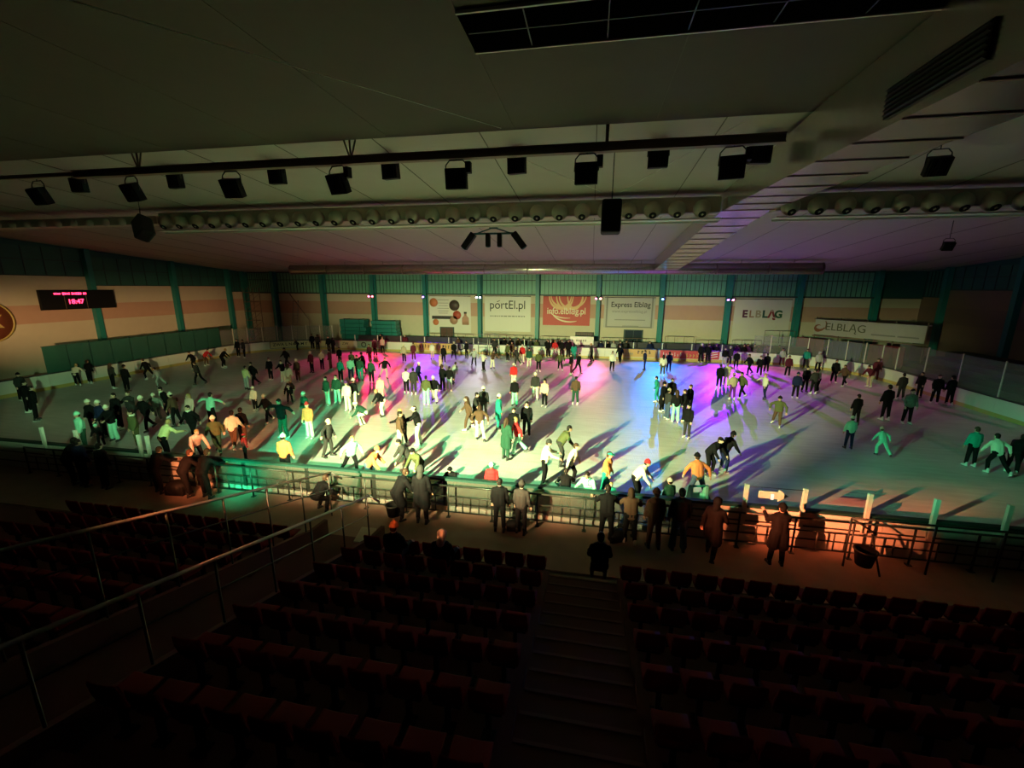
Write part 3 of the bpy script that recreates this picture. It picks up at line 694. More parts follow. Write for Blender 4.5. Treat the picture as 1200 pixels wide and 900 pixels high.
for i, x in enumerate(rowB):
    floodlight_box(0, x, 14.2, 10.84, 0.92, 'smaller black floodlight behind the brown beam, %s from the scoreboard side' % ORD[i], roof(14.2) - 10.84, False, 4, 'floodlights behind the brown beam')
floodlight_box(0, 9.6, 15.4, 10.6, 0.9, 'lone dark floodlight beyond the rectangular duct', roof(15.4) - 10.6, False, 30, None)
floodlight_box(0, 17.4, 26.0, 9.2, 0.75, 'small dark lamp hung over the long lettered banner', roof(26) - 9.2, False, 30, None)
def speaker(x, y, z, label, rot, wz):
    t = thing('loudspeaker', label, 'loudspeaker', (x, y, z)); m = rot.to_matrix()
    q = MB(); q.box((0, 0, 0), (0.6, 0.5, 1.0), M=m); c = q.build('cabinet', M_black, t, bevel=0.07)
    q = MB(); q.box(m @ Vector((0, 0.26, 0)), (0.52, 0.03, 0.9), M=m); q.build('speaker_grille', M_bar, c)
    q = MB(); q.bar(m @ Vector((0, 0, 0.5)), (0, 0, 0.75), 0.02, n=6); q.bar((0, 0, 0.75), (0, 0, wz), 0.014, n=6); q.build('cable', M_cable, t)
speaker(0.45, 14.4, 8.95, 'black loudspeaker hanging by a cable before the nozzle duct', Euler((R(-6), 0, 0)), roof(14.4) - 8.98)
speaker(-18.5, 15.6, 9.13, 'tilted black loudspeaker hanging near the start of the nozzle duct', Euler((R(-25), R(-38), 0)), roof(15.6) - 9.16)
# light rig in the middle
t = thing('light_rig', 'dark hanging light bar with four angled stage lamps over mid ice', 'light rig', (-4.9, 21.4, 9.36))
q = MB(); q.bar((-1.05, 0, 0), (1.05, 0, 0), 0.05); q.bar((-0.9, 0, 0), (0, 0, 0.28), 0.03); q.bar((0.9, 0, 0), (0, 0, 0.28), 0.03); q.box((0, 0, 0.28), (0.4, 0.2, 0.12)); q.build('bar', M_teald, t)
for x, ang in ((-1.0, 38), (-0.28, 0), (0.3, 0), (1.0, -38)):
    m = Matrix.Rotation(R(ang), 3, 'Y'); s = 1.0 if abs(ang) > 1 else 0.72
    q = MB(); q.box(m @ Vector((0, 0, -0.42 * s)) + Vector((x, 0, 0)), (0.3 * s, 0.34 * s, 0.86 * s), M=m); h = q.build('lamp_head', M_black, t, bevel=0.02)
    q = MB(); q.lathe([(0, 0), (0.12 * s, 0), (0.13 * s, -0.03), (0, -0.03)], m @ Vector((0, 0, -0.85 * s)) + Vector((x, 0, 0)), 12, m); q.build('lens', M_teald, h)
q = MB(); q.bar((0, 0, 0.3), (0, 0, roof(21.4) - 9.36), 0.02, n=6); q.build('hanger', M_cable, t)
M_void = mat('black_cloth', (0.002, 0.002, 0.002), 1.0, spec=0.0)
# dark roof light with pale frame over the stand
t = thing('roof_light', 'long black roof light with pale edges in the ceiling above the stand', 'roof light', (1.35, 8.03, 10.98))
q = MB(); q.box((0, 0, 0), (7.3, 1.14, 0.03)); q.build('dark_pane', M_void, t)
q = MB()
for y in (-0.58, 0.58): q.box((0, y, -0.02), (7.3, 0.035, 0.05))
q.build('pale_edge', M_post, t)
q = MB()
for k in range(5): q.box((-2.6 + 1.3 * k, 0, -0.02), (0.02, 1.1, 0.01))
q.box((0, 0.0, -0.02), (7.2, 0.02, 0.01)); q.build('glazing_bars', M_bar, t)
t = thing('roof_light', 'black roof light with no pale edges at the top of the picture', 'roof light', (1.35, 6.6, 10.98))
q = MB(); q.box((0, 0, 0), (7.3, 1.1, 0.03)); q.build('dark_pane', M_void, t)
q = MB(); q.box((0.9, 0, -0.02), (0.4, 1.1, 0.03)); q.build('cross_bar', M_beam, t)
# fine lines strung under the ceiling
for i, (a, c) in enumerate((((-8.0, 6.0, 10.95), (-2.6, 12.3, 10.93)), ((-3, 14, 10.9), (0.1, 18.6, 10.55)), ((3.6, 12.9, 10.95), (0.9, 18.6, 10.5)))):
    q = MB(); q.bar(a, c, 0.008, n=5); o = q.build('ceiling_wire', M_post); tag(o, ('thin pale wire running under the near ceiling', 'thin wire between beam and nozzle duct', 'thin wire by the hanging loudspeaker')[i], 'wire')

# ------------------------------------------------------------------ behind the far boards
def stack(x, w_, h_, label):
    t = thing('covered_stack', label, 'covered stack', (x, 46.2, -0.05)); rnd = random.Random(int(x * 10)); n = 7
    for k in range(n):
        dx = rnd.uniform(-0.1, 0.1); q = MB(); q.box((dx, rnd.uniform(-.05, .05), h_ * (k + 0.5) / n), (w_ + rnd.uniform(-0.2, 0.15), 1.1, h_ / n * 0.96)); q.build('mat_layer', M_tealst, t, bevel=0.04)
    for s in (-0.3, 0.3):
        q = MB(); q.box((s * w_, -0.58, h_ / 2), (0.06, 0.04, h_ + 0.03)); q.box((s * w_, 0, h_ + 0.015), (0.06, 1.2, 0.03)); q.build('strap', M_teald, t)
stack(-27.35, 3.1, 3.15, 'stack of teal crash mats next to the column without a lamp')
stack(-23.4, 3.1, 3.05, 'stack of teal crash mats just past the red lamp column')
t = thing('ladder', 'metal ladder leaning on the far wall by the corner', 'ladder', (-35.7, 46.9, -0.05))
for x in (-0.32, 0.32): q = MB(); q.bar((x * 1.15, -0.5, 0), (x, 0.55, 5.2), 0.04, n=6); q.build('stile', M_steel, t)
for k in range(13): q = MB(); f = (k + .7) / 13.4; q.bar((-0.34, -0.5 + 1.05 * f, 5.2 * f), (0.34, -0.5 + 1.05 * f, 5.2 * f), 0.025, n=6); q.build('rung', M_steel, t)
t = thing('support_pole', 'thin bent pole leaning on the far wall beside the ladder', 'pole', (-34.3, 46.6, 0)); q = MB(); q.bar((0.9, -0.2, 0), (0.9, -0.2, 2.9), 0.04, n=6); q.bar((0.9, -0.2, 2.9), (-1.8, 0.4, 5.9), 0.04, n=6); q.build('tube', M_beam, t)
t = thing('scaffold_tower', 'dark narrow scaffold tower in the corner beside the climbing ladder', 'scaffold', (-40.2, 45.6, -0.05))
for x in (-0.7, 0.7):
    for y in (-0.5, 0.5): q = MB(); q.bar((x, y, 0), (x, y, 6.6), 0.04, n=6); q.build('post', M_beam, t)
for k in range(6):
    q = MB(); z = 0.6 + 1.1 * k
    for x in (-0.7, 0.7): q.bar((x, -0.5, z), (x, 0.5, z), 0.03, n=6)
    for y in (-0.5, 0.5): q.bar((-0.7, y, z), (0.7, y, z), 0.03, n=6); q.bar((-0.7, y, z), (0.7, y, z + 1.0), 0.02, n=6)
    q.build('brace', M_beam, t)
# railings in front of the far wall
for i, (x0, x1, h_) in enumerate(((-18.5, -13.0, 1.7), (-12.0, -6.4, 1.7), (-5.4, 0.1, 1.7), (1.1, 6.6, 1.7), (7.6, 10.4, 2.0), (10.6, 13.1, 1.7), (14.1, 16.8, 1.8), (17.0, 19.7, 2.8))):
    t = thing('wall_railing', 'thin wire railing in front of the far wall, %s from the scoreboard end' % ORD[i], 'railing', ((x0 + x1) / 2, 46.4, -0.05), 0, 'railings before the far wall')
    w_ = x1 - x0; q = MB(); q.bar((-w_ / 2, 0, h_), (w_ / 2, 0, h_), 0.025, n=6); q.bar((-w_ / 2, 0, h_ * .6), (w_ / 2, 0, h_ * .6), 0.015, n=6); q.build('top_rail', M_beam, t)
    k = int(w_ / 0.9) + 1
    for j in range(k): q = MB(); q.bar((-w_ / 2 + w_ * j / (k - 1), 0, 0), (-w_ / 2 + w_ * j / (k - 1), 0, h_), 0.02, n=6); q.build('post', M_beam, t)
t = thing('advert_board', 'low white advert panel standing behind the boards under the red banner', 'panel', (-0.9, 44.3, 0.9)); q = MB(); q.box((0, 0, 0.62), (2.4, 0.08, 0.85)); q.build('panel', M_board, t, bevel=0.03)
q = MB()
for k in range(5): q.box((-0.5 + 0.22 * k, -0.046, 0.62), (0.15, 0.01, 0.2))
q.build('marks', M_inkg, t)
q = MB()
for s in (-1, 1): q.box((s * 0.9, 0, -0.33), (0.06, 0.06, 1.2))
q.build('legs', M_steel, t)
t = thing('bench_box', 'dark slatted box on the far wall under the red banner', 'box', (-0.75, 47.5, 1.15)); q = MB(); q.box((0, 0, 0.45), (1.9, 0.5, 0.9)); q.build('case', M_doorb, t, bevel=0.02); q = MB()
for k in range(8): q.box((-0.84 + 0.24 * k, -0.26, 0.45), (0.06, 0.02, 0.85))
q.build('slats', M_ink, t)
q = MB(); q.box((0, 0, -0.58), (1.7, 0.4, 1.15)); q.build('plinth', M_cream, t)
for i, x in enumerate((-10.9, -9.7)):
    t = thing('rink_gate', ('barred steel gate frame in the far boards, first from the scoreboard end', 'barred steel gate frame in the far boards, second from the scoreboard end')[i], 'gate', (x, BY1 - 0.1, 0))
    q = MB()
    for s in (-0.5, 0.5): q.bar((s, 0, 0), (s, 0, 2.1), 0.04, n=6)
    for z in (0.3, 0.75, 1.2, 2.1): q.bar((-0.5, 0, z), (0.5, 0, z), 0.03, n=6)
    q.build('gate_frame', M_steel, t)

# ------------------------------------------------------------------ front railing, stair rails, seats
RY = 11.2
for i in range(12):
    x = -20.2 + 2.7 * i + 1.35; lw = 2.7
    t = thing('front_railing', 'dark steel railing section before the front boards, %s from the scoreboard end' % ORD[i], 'railing', (x, RY, 0), 0, 'front railing sections')
    top = 1.02
    q = MB(); q.bar((-lw / 2, 0, top), (lw / 2, 0, top), 0.028); q.build('top_rail', M_rail, t)
    q = MB(); q.bar((-lw / 2, 0, 0.68), (lw / 2, 0, 0.68), 0.018); q.build('mid_rail', M_rail, t)
    q = MB(); q.bar((-lw / 2, 0, 0.18), (lw / 2, 0, 0.18), 0.022); q.build('bottom_rail', M_rail, t)
    for s in (0, 1.35):
        q = MB(); q.bar((-lw / 2 + s, 0, -0.0), (-lw / 2 + s, 0, top), 0.026); q.box((-lw / 2 + s, 0, 0.01), (0.12, 0.12, 0.02)); q.build('post', M_rail, t)
    for s in (0.45, 0.95, 1.9, 2.3):
        q = MB(); q.bar((-lw / 2 + s, 0, 0.18), (-lw / 2 + s, 0, 0.68), 0.018); q.build('baluster', M_rail, t)
# taller frame on the rail
t = thing('raised_rail', 'raised dark rail frame with a diagonal brace at the end of the front railing', 'railing', (8.0, RY - 0.35, 0))
q = MB(); q.bar((-1.5, 0, 1.32), (2.6, 0, 1.32), 0.028); q.build('top_rail', M_rail, t)
q = MB(); q.bar((-1.5, 0, 1.32), (-0.9, 0, 0.95), 0.024); q.bar((-1.0, 0, 0.95), (-0.85, -0.3, 0.0), 0.022); q.build('brace', M_rail, t)
for x in (-1.5, 0.3, 1.7, 2.6): q = MB(); q.bar((x, 0, 0), (x, 0, 1.32), 0.024); q.build('post', M_rail, t)
def tub(x, y, z, label, s=1.0):
    t = thing('bucket', label, 'bucket', (x, y, z)); q = MB(); q.lathe([(0, 0), (0.17 * s, 0), (0.23 * s, 0.36 * s), (0.25 * s, 0.37 * s), (0.25 * s, 0.40 * s), (0.21 * s, 0.40 * s), (0.16 * s, 0.03), (0, 0.03)], (0, 0, 0), 18); q.build('tub', M_black, t)
    q = MB(); q.lathe([(0.24 * s, 0.38 * s), (0.265 * s, 0.39 * s), (0.24 * s, 0.41 * s)], (0, 0, 0), 18); q.build('rim', M_rail, t)
tub(6.75, RY - 0.65, 0.28, 'black bucket hung on the raised rail brace'); tub(-5.6, RY - 0.4, 0.1, 'dark bucket by the foot of the stairwell rail', 0.9)
# arrow sign
t = thing('arrow_sign', 'pale arrow sign pointing along the rail between two bare posts', 'sign', (4.95, BY0 - 0.17, 1.46))
q = MB(); q.prism([(-0.36, 0, -0.10), (0.12, 0, -0.10), (0.12, 0, -0.17), (0.36, 0, 0), (0.12, 0, 0.17), (0.12, 0, 0.10), (-0.36, 0, 0.10)], (0, 0, 0), (0, 0.02, 0)); q.build('arrow', M_post, t)
q = MB(); q.bar((-0.66, 0.01, 0.2), (0.74, 0.01, 0.2), 0.008, n=6); q.bar((-0.3, 0.01, 0.1), (-0.3, 0.01, 0.2), 0.006, n=5); q.bar((0.1, 0.01, 0.1), (0.1, 0.01, 0.2), 0.006, n=5); q.build('wire', M_cable, t)
# stair handrails
for i, (x, y0, z0, y1, z1, lab) in enumerate(((-5.3, 9.0, 1.68, 1.6, 3.72, 'pale steel handrail of the stairwell beside the red seats'), (-7.0, 10.0, 1.72, 2.2, 3.98, 'dim steel handrail on the scoreboard side of the stairwell'))):
    t = thing('stair_handrail', lab, 'handrail', (x, 0, 0))
    q = MB(); q.bar((0, y0, z0), (0, y1, z1), 0.028, n=10); q.bar((0, y0, z0), (0, y0 + 0.5, z0 - 0.42), 0.028, n=10); q.build('rail', M_hrail if i == 0 else M_steel, t)
    for k in range(7):
        f = (k + 0.1) / 7.0; y = y0 + (y1 - y0) * f; z = z0 + (z1 - z0) * f
        q = MB(); q.bar((0, y, z), (0, y, 0.45), 0.018, n=6); q.build('post', M_rail, t)
    q = MB(); q.bar((0, y0, z0 - 0.5), (0, y1, z1 - 0.5), 0.014, n=6); q.build('mid_rail', M_rail, t)
q = MB(); q.prism([(-6.05, 9.35, 0), (-5.6, 9.35, 0), (-5.75, 10.05, 0), (-6.2, 10.05, 0)], (0, 0, 0), (0, 0, 0.1)); o = q.build('kerb_stone', M_cream); tag(o, 'pale low kerb slab at the foot of the stairwell', 'kerb')

# one seat, then copies
def seat_shell():
    vs = []; prof = [(0.22, 0.44), (0.20, 0.465), (0.0, 0.44), (-0.16, 0.45), (-0.20, 0.52), (-0.235, 0.70), (-0.25, 0.80), (-0.262, 0.805), (-0.25, 0.70), (-0.215, 0.50), (-0.17, 0.43), (0.0, 0.415), (0.20, 0.44)]
    xs = [-0.215, -0.19, -0.1, 0, 0.1, 0.19, 0.215]
    return prof, xs
seat_proto = None
def make_seat():
    t = thing('stadium_seat', 'red plastic seat', 'seat')
    q = MB(); n = 8
    def pad(pts, wfun, nm):
        m = MB(); xs = [-1, -0.9, -0.5, 0, 0.5, 0.9, 1]
        vs = []
        for (y, z, hw, dip) in pts:
            for x in xs: vs.append((x * hw, y + dip[0] * (1 - x * x), z + dip[1] * (1 - x * x)))
        k = len(xs); fs = []
        for i in range(len(pts)):
            j = (i + 1) % len(pts)
            for a in range(k - 1): fs.append((i * k + a, i * k + a + 1, j * k + a + 1, j * k + a))
        fs += [[i * k for i in range(len(pts))], [i * k + k - 1 for i in range(len(pts))][::-1]]
        m.add(vs, fs, 0, True); return m
    pad([(0.22, 0.44, 0.20, (0, -0.01)), (0.2, 0.46, 0.205, (0, -0.02)), (0.0, 0.45, 0.21, (0, -0.03)), (-0.18, 0.46, 0.205, (0, -0.01)), (-0.18, 0.43, 0.205, (0, -0.01)), (0.0, 0.42, 0.21, (0, -0.03)), (0.2, 0.42, 0.205, (0, -0.02))], None, '').build('seat', M_red, t)
    pad([(-0.16, 0.46, 0.205, (-0.02, 0)), (-0.20, 0.62, 0.215, (-0.03, 0)), (-0.225, 0.78, 0.20, (-0.03, 0)), (-0.235, 0.80, 0.185, (-0.03, 0.01)), (-0.255, 0.78, 0.20, (-0.03, 0)), (-0.23, 0.62, 0.215, (-0.03, 0)), (-0.19, 0.45, 0.205, (-0.02, 0))], None, '').build('backrest', M_red, t)
    q = MB(); q.box((0, -0.02, 0.40), (0.34, 0.30, 0.035)); q.box((0, -0.12, 0.2), (0.06, 0.06, 0.4)); q.box((0, -0.12, 0.01), (0.16, 0.16, 0.02)); q.build('bracket', M_black, t)
    return t
first = True
def place_seat(x, k, label, group):
    global seat_proto, first
    if seat_proto is None: seat_proto = make_seat(); o = seat_proto
    else: o = copy_tree(seat_proto)
    o.location = (x, 8.62 - TP * k, tier_z(k)); o['label'] = label; o['group'] = group; return o
for k in range(7):
    for j in range(9): place_seat(-0.98 - 0.495 * j, k, 'red seat in the block between aisle and stairwell, %s row, %s from the aisle' % (ORD[k], ORD[j]), 'seats between aisle and stairwell')
    for j in range(max(6, 17 - 2 * k)): place_seat(1.08 + 0.51 * j, k, 'red seat in the block away from the stairwell, %s row, %s from the aisle' % (ORD[k], ORD[j]), 'seats away from the stairwell')
    if k < 6:
        for j in range(14 - k): place_seat(-7.4 - 0.5 * j, k, 'red seat beyond the stairwell, %s row, %s from the stairwell' % (ORD[k], ORD[j]), 'seats beyond the stairwell')

# ------------------------------------------------------------------ people
def voxel(mb, size, smooth=0, name='mesh'):
    me = mb.mesh(name, fix=False); o = bpy.data.objects.new('tmp', me); C.objects.link(o)
    r = o.modifiers.new('r', 'REMESH'); r.mode = 'VOXEL'; r.voxel_size = size; r.use_smooth_shade = True
    if smooth: s = o.modifiers.new('s', 'SMOOTH'); s.iterations = smooth; s.factor = 0.5
    dg = bpy.context.evaluated_depsgraph_get(); dg.update()
    out = bpy.data.meshes.new_from_object(o.evaluated_get(dg)); out.name = name
    bpy.data.objects.remove(o); bpy.data.meshes.remove(me)
    return out
def rotY(a): return Matrix.Rotation(a, 3, 'Y')
#        lean, head pitch, legs L/R (flex, abduct, knee, foot yaw), arms L/R (flex, abduct, elbow)
POSES = {
    'st': (2, 4, (2, 3, 2, 8), (-2, 3, 2, -8), (8, 10, 14), (4, 10, 18)),
    'wk': (10, 0, (22, 3, 14, 6), (-18, 4, 22, -10), (-24, 12, 22), (28, 12, 30)),
    'gl': (20, -8, (26, 4, 38, 8), (-22, 14, 14, -30), (20, 34, 24), (-12, 42, 20)),
    'sp': (8, 2, (8, 8, 14, 14), (4, 9, 12, -14), (8, 82, 6), (4, 84, 8)),
    'ho': (8, 2, (10, 5, 14, 8), (-6, 6, 10, -8), (10, 16, 24), (30, 68, 8)),
    'fr': (12, 6, (12, 5, 18, 6), (2, 5, 10, -6), (58, 8, 26), (50, 8, 32)),
    'be': (36, -10, (24, 5, 30, 6), (14, 6, 24, -6), (58, 14, 18), (50, 16, 24)),
    'cr': (52, -22, (76, 10, 92, 8), (60, 12, 84, -8), (72, 16, 30), (66, 20, 34)),
    'ln': (30, -4, (14, 4, 8, 4), (6, 5, 6, -4), (62, 24, 48), (62, 24, 48)),
    'ph': (4, -4, (2, 4, 2, 8), (0, 4, 2, -8), (38, 14, 88), (42, 16, 84)),
    'si': (8, 6, (84, 8, 84, 6), (84, 8, 86, -6), (24, 10, 60), (28, 10, 56)),
}
def figure(p):
    lean, hp, LL, RL, LA, RA = p
    T = rotY(R(lean)); J = {}
    hip = Vector((0, 0, 0)); J['hip'] = hip
    up = T @ Vector((0, 0, 1)); J['up'] = up; J['T'] = T
    J['chest'] = hip + up * 0.36; J['neck'] = hip + up * 0.53
    Hm = rotY(R(lean * 0.55 + hp)); J['H'] = Hm; J['head'] = J['neck'] + (up * 0.5 + Hm @ Vector((0.12, 0, 0.5))).normalized() * 0.165
    for s, nm, lg, ar in ((1, 'L', LL, LA), (-1, 'R', RL, RA)):
        h = hip + Vector((0, s * 0.095, -0.02)); f, ab, kn, yaw = lg
        def d(fl): v = Vector((math.sin(R(fl)), 0, -math.cos(R(fl)))); v.y = s * math.tan(R(ab)) * abs(v.z) ; return v.normalized()
        k = h + d(f) * 0.43; a = k + d(f - kn) * 0.42
        J['h' + nm], J['k' + nm], J['a' + nm] = h, k, a
        J['F' + nm] = Matrix.Rotation(R(yaw), 3, 'Z') @ rotY(R(max(0, -(f - kn)) * 0.7))
        f, ab, el = ar; sh = hip + up * 0.485 + Vector((0, s * 0.185, 0))
        def e(fl, ab): return T @ (Vector((math.sin(R(fl)) * math.cos(R(ab)), s * math.sin(R(ab)), -math.cos(R(fl)) * math.cos(R(ab)))))
        el_ = sh + e(f, ab) * 0.29; wr = el_ + e(f + el, ab * (0.75 if ab > 50 else 0.25)) * 0.255
        J['s' + nm], J['e' + nm], J['w' + nm] = sh, el_, wr
    lift = 0.14 - min(J['aL'].z, J['aR'].z)
    for k, v in J.items():
        if k not in ('up', 'T', 'H', 'FL', 'FR'): J[k] = v + Vector((0, 0, lift))
    return J
def hand(q, J, s):
    nm = 'L' if s > 0 else 'R'; w_ = J['w' + nm]; d = (w_ - J['e' + nm]).normalized()
    side = d.cross(Vector((0, 0, 1))); side = side.normalized() if side.length > 0.2 else Vector((1, 0, 0)); nrm = side.cross(d).normalized()
    base = w_ + d * 0.085
    for i, ln in enumerate((0.072, 0.080, 0.074, 0.058)):
        o = base + side * (0.033 - 0.022 * i); a = o + d * ln * 0.5 - nrm * 0.006; b = a + (d * 0.75 - nrm * 0.66) * ln * 0.34; c = b + (d * 0.45 - nrm * 0.9) * ln * 0.26
        q.capsule(o - d * 0.02, a, 0.0095, 0.009, 6); q.capsule(a, b, 0.009, 0.0085, 6); q.capsule(b, c, 0.0085, 0.0075, 6)
    th = w_ + d * 0.03 + side * 0.032; t1 = th + (d * 0.75 + side * 0.6 - nrm * 0.2) * 0.04; t2 = t1 + (d * 0.95 + side * 0.1 - nrm * 0.3) * 0.032
    q.capsule(th, t1, 0.012, 0.0105, 6); q.capsule(t1, t2, 0.0105, 0.0085, 6)
def body_mesh(J, nm):
    q = MB(); hd = J['head']; H = J['H']
    def hp(x, y, z): return hd + H @ Vector((x, y, z))
    q.ball(hp(-0.008, 0, 0.02), (0.098, 0.078, 0.105), 16, 12, M=H); q.ball(hp(0.018, 0, -0.055), (0.072, 0.058, 0.062), 14, 10, M=H)
    q.capsule(hp(0.086, 0, 0.012), hp(0.106, 0, -0.022), 0.013, 0.017, 8)
    for s in (-1, 1): q.ball(hp(-0.008, s * 0.08, -0.005), (0.022, 0.012, 0.034), 8, 6, M=H); q.ball(hp(0.066, s * 0.035, -0.03), 0.024, 8, 6)
    q.capsule(hp(0.078, -0.03, 0.035), hp(0.078, 0.03, 0.035), 0.014, 0.014, 6)
    q.capsule(J['neck'] - J['up'] * 0.03, hp(-0.02, 0, -0.06), 0.06, 0.052)
    q.capsule(J['hip'], J['chest'], 0.115, 0.13); q.capsule(J['sL'] - J['up'] * .05, J['sR'] - J['up'] * .05, 0.05); q.capsule(J['chest'], J['neck'], 0.12, 0.06)
    for n in 'LR':
        q.capsule(J['h' + n], J['k' + n], 0.085, 0.055); q.capsule(J['k' + n], J['a' + n], 0.055, 0.038)
        q.capsule(J['s' + n] - J['up'] * .03, J['e' + n], 0.05, 0.04); q.capsule(J['e' + n], J['w' + n], 0.04, 0.029)
        d = (J['w' + n] - J['e' + n]).normalized(); q.capsule(J['w' + n], J['w' + n] + d * 0.075, 0.028, 0.034)
    me = voxel(q, 0.0125, 0, 'body')
    f = MB(); hand(f, J, 1); hand(f, J, -1)
    for s in (-1, 1): f.ball(hp(0.082, s * 0.031, 0.012), 0.0125, 8, 6, mi=1)
    m_ = MB(); m_.capsule(hp(0.083, -0.022, -0.062), hp(0.083, 0.022, -0.062), 0.007, 0.007, 6); f.add(m_.v, m_.f, 1, True)
    fm = f.mesh('f'); bm = bmesh.new(); bm.from_mesh(me); bm.from_mesh(fm); bm.to_mesh(me); bm.free(); bpy.data.meshes.remove(fm)
    for p in me.polygons: p.use_smooth = True
    return me
def jacket_mesh(J, coat):
    q = MB(); up = J['up']; T = J['T']; rnd = random.Random(3)
    for s in (-1, 1):
        o = T @ Vector((0, s * 0.055, 0))
        q.capsule(J['hip'] + o + up * 0.03, J['chest'] + o, 0.142, 0.15)
    q.capsule(J['sL'] - up * 0.05 + (J['sR'] - J['sL']) * 0.08, J['sR'] - up * 0.05 - (J['sR'] - J['sL']) * 0.08, 0.088); q.capsule(J['chest'] + up * 0.02, J['neck'] - up * 0.01, 0.15, 0.085)
    for n in 'LR': q.capsule(J['s' + n] - up * 0.035, J['neck'] - up * 0.02, 0.07, 0.065)
    for i in range(4): z = 0.02 + 0.13 * i; q.capsule(J['hip'] + up * z + T @ Vector((0.02, -0.06, 0)), J['hip'] + up * z + T @ Vector((0.02, 0.06, 0)), 0.155, 0.155)
    for n in 'LR':
        q.capsule(J['s' + n] - up * 0.03, J['e' + n], 0.074, 0.066); q.capsule(J['e' + n], J['e' + n].lerp(J['w' + n], 0.95), 0.068, 0.05)
        q.ball(J['e' + n], 0.074); q.ball(J['e' + n].lerp(J['w' + n], 0.93), 0.054)
        if coat: q.capsule(J['h' + n], J['h' + n].lerp(J['k' + n], 0.85), 0.15, 0.16)
    q.lathe([(0.05, -0.02), (0.088, 0.0), (0.085, 0.05), (0.06, 0.055), (0.05, -0.02)], J['neck'], 14, T)   # collar
    return voxel(q, 0.019, 2, 'jacket')
def trouser_mesh(J, wide):
    q = MB(); q.capsule(J['hL'] + Vector((0, 0, .04)), J['hR'] + Vector((0, 0, .04)), 0.125)
    for n in 'LR':
        q.capsule(J['h' + n], J['k' + n], 0.108, 0.08); q.capsule(J['k' + n], J['a' + n] + (J['k' + n] - J['a' + n]) * 0.12, 0.08, 0.066 if not wide else 0.095); q.ball(J['k' + n], 0.084)
    return voxel(q, 0.018, 2, 'trousers')
FIG = {}
for nm, p in POSES.items():
    J = figure(p); FIG[nm] = dict(J=J, body=body_mesh(J, nm), jacket=jacket_mesh(J, False), coat=jacket_mesh(J, True), trousers=trouser_mesh(J, False), wide=trouser_mesh(J, True))

# head wear and hair in the head's own frame (face towards +X)
def head_piece(kind):
    q = MB()
    if kind == 'hair':
        q.ball((-0.02, 0, 0.035), (0.104, 0.09, 0.108), 16, 10, lo=-8, hi=90); q.ball((-0.05, 0, -0.01), (0.07, 0.082, 0.09), 14, 8); return voxel(q, 0.012, 1, 'hair')
    if kind == 'long':
        q.ball((-0.02, 0, 0.035), (0.106, 0.092, 0.11), 16, 10, lo=-8, hi=90); q.capsule((-0.07, 0, 0.0), (-0.115, 0, -0.24), 0.085, 0.06)
        for s in (-1, 1): q.capsule((-0.03, s * 0.07, 0.02), (-0.05, s * 0.085, -0.17), 0.035, 0.028)
        return voxel(q, 0.012, 1, 'hair')
    if kind == 'hat':
        q.ball((-0.012, 0, 0.05), (0.112, 0.098, 0.112), 16, 10, lo=-10, hi=90); q.lathe([(0.104, 0.0), (0.113, 0.0), (0.114, 0.045), (0.104, 0.05), (0.104, 0.0)], (-0.012, 0, 0.02), 18); q.ball((-0.015, 0, 0.158), 0.026, 10, 8); return voxel(q, 0.010, 0, 'beanie')
    if kind == 'cap':
        q.ball((-0.012, 0, 0.045), (0.108, 0.094, 0.09), 16, 10, lo=-6, hi=90); q.prism([(0.07, -0.075, 0.045), (0.16, -0.06, 0.035), (0.19, 0, 0.035), (0.16, 0.06, 0.035), (0.07, 0.075, 0.045)], (0, 0, 0), (0, 0, 0.016)); return voxel(q, 0.009, 0, 'cap')
    if kind == 'hood':
        q.ball((-0.03, 0, 0.02), (0.125, 0.115, 0.14), 16, 12); q.capsule((-0.06, 0, -0.06), (-0.09, 0, -0.16), 0.09, 0.10); q.lathe([(0.075, 0), (0.10, 0.02), (0.11, 0.05), (0.085, 0.05)], (0.05, 0, 0.01), 16, rotY(R(80)))
        return voxel(q, 0.014, 1, 'hood')
    if kind == 'helm':
        q.ball((-0.01, 0, 0.04), (0.135, 0.115, 0.125), 18, 12, lo=-12, hi=90)
        for y in (-0.05, 0, 0.05): q.capsule((-0.09, y, 0.10), (0.07, y, 0.115), 0.025, 0.022, 8)
        return voxel(q, 0.012, 0, 'helmet')
    if kind == 'scarf':
        q.lathe([(0.06, -0.03), (0.10, -0.04), (0.115, 0.0), (0.10, 0.045), (0.06, 0.03), (0.06, -0.03)], (-0.02, 0, -0.125), 18); q.capsule((0.06, 0.03, -0.13), (0.09, 0.045, -0.30), 0.032, 0.028); return voxel(q, 0.012, 1, 'scarf')
HP = {k: head_piece(k) for k in ('hair', 'long', 'hat', 'cap', 'hood', 'helm', 'scarf')}
def foot_piece(skate):
    q = MB(); q.capsule((-0.03, 0, 0.06), (-0.03, 0, -0.05), 0.05, 0.048); q.capsule((-0.05, 0, -0.055), (0.13, 0, -0.06), 0.045, 0.036); q.box((0.035, 0, -0.088), (0.25, 0.075, 0.016)); me = voxel(q, 0.012, 1, 'boot')
    if not skate: return me, None
    b = MB(); b.box((0.04, 0, -0.128), (0.29, 0.006, 0.03)); b.box((-0.05, 0, -0.105), (0.06, 0.03, 0.035)); b.box((0.12, 0, -0.105), (0.06, 0.03, 0.035)); b.box((0.04, 0, -0.118), (0.27, 0.016, 0.014))
    return me, b.mesh('blade')
BOOT, BLADE = foot_piece(True); SHOE, _ = foot_piece(False)

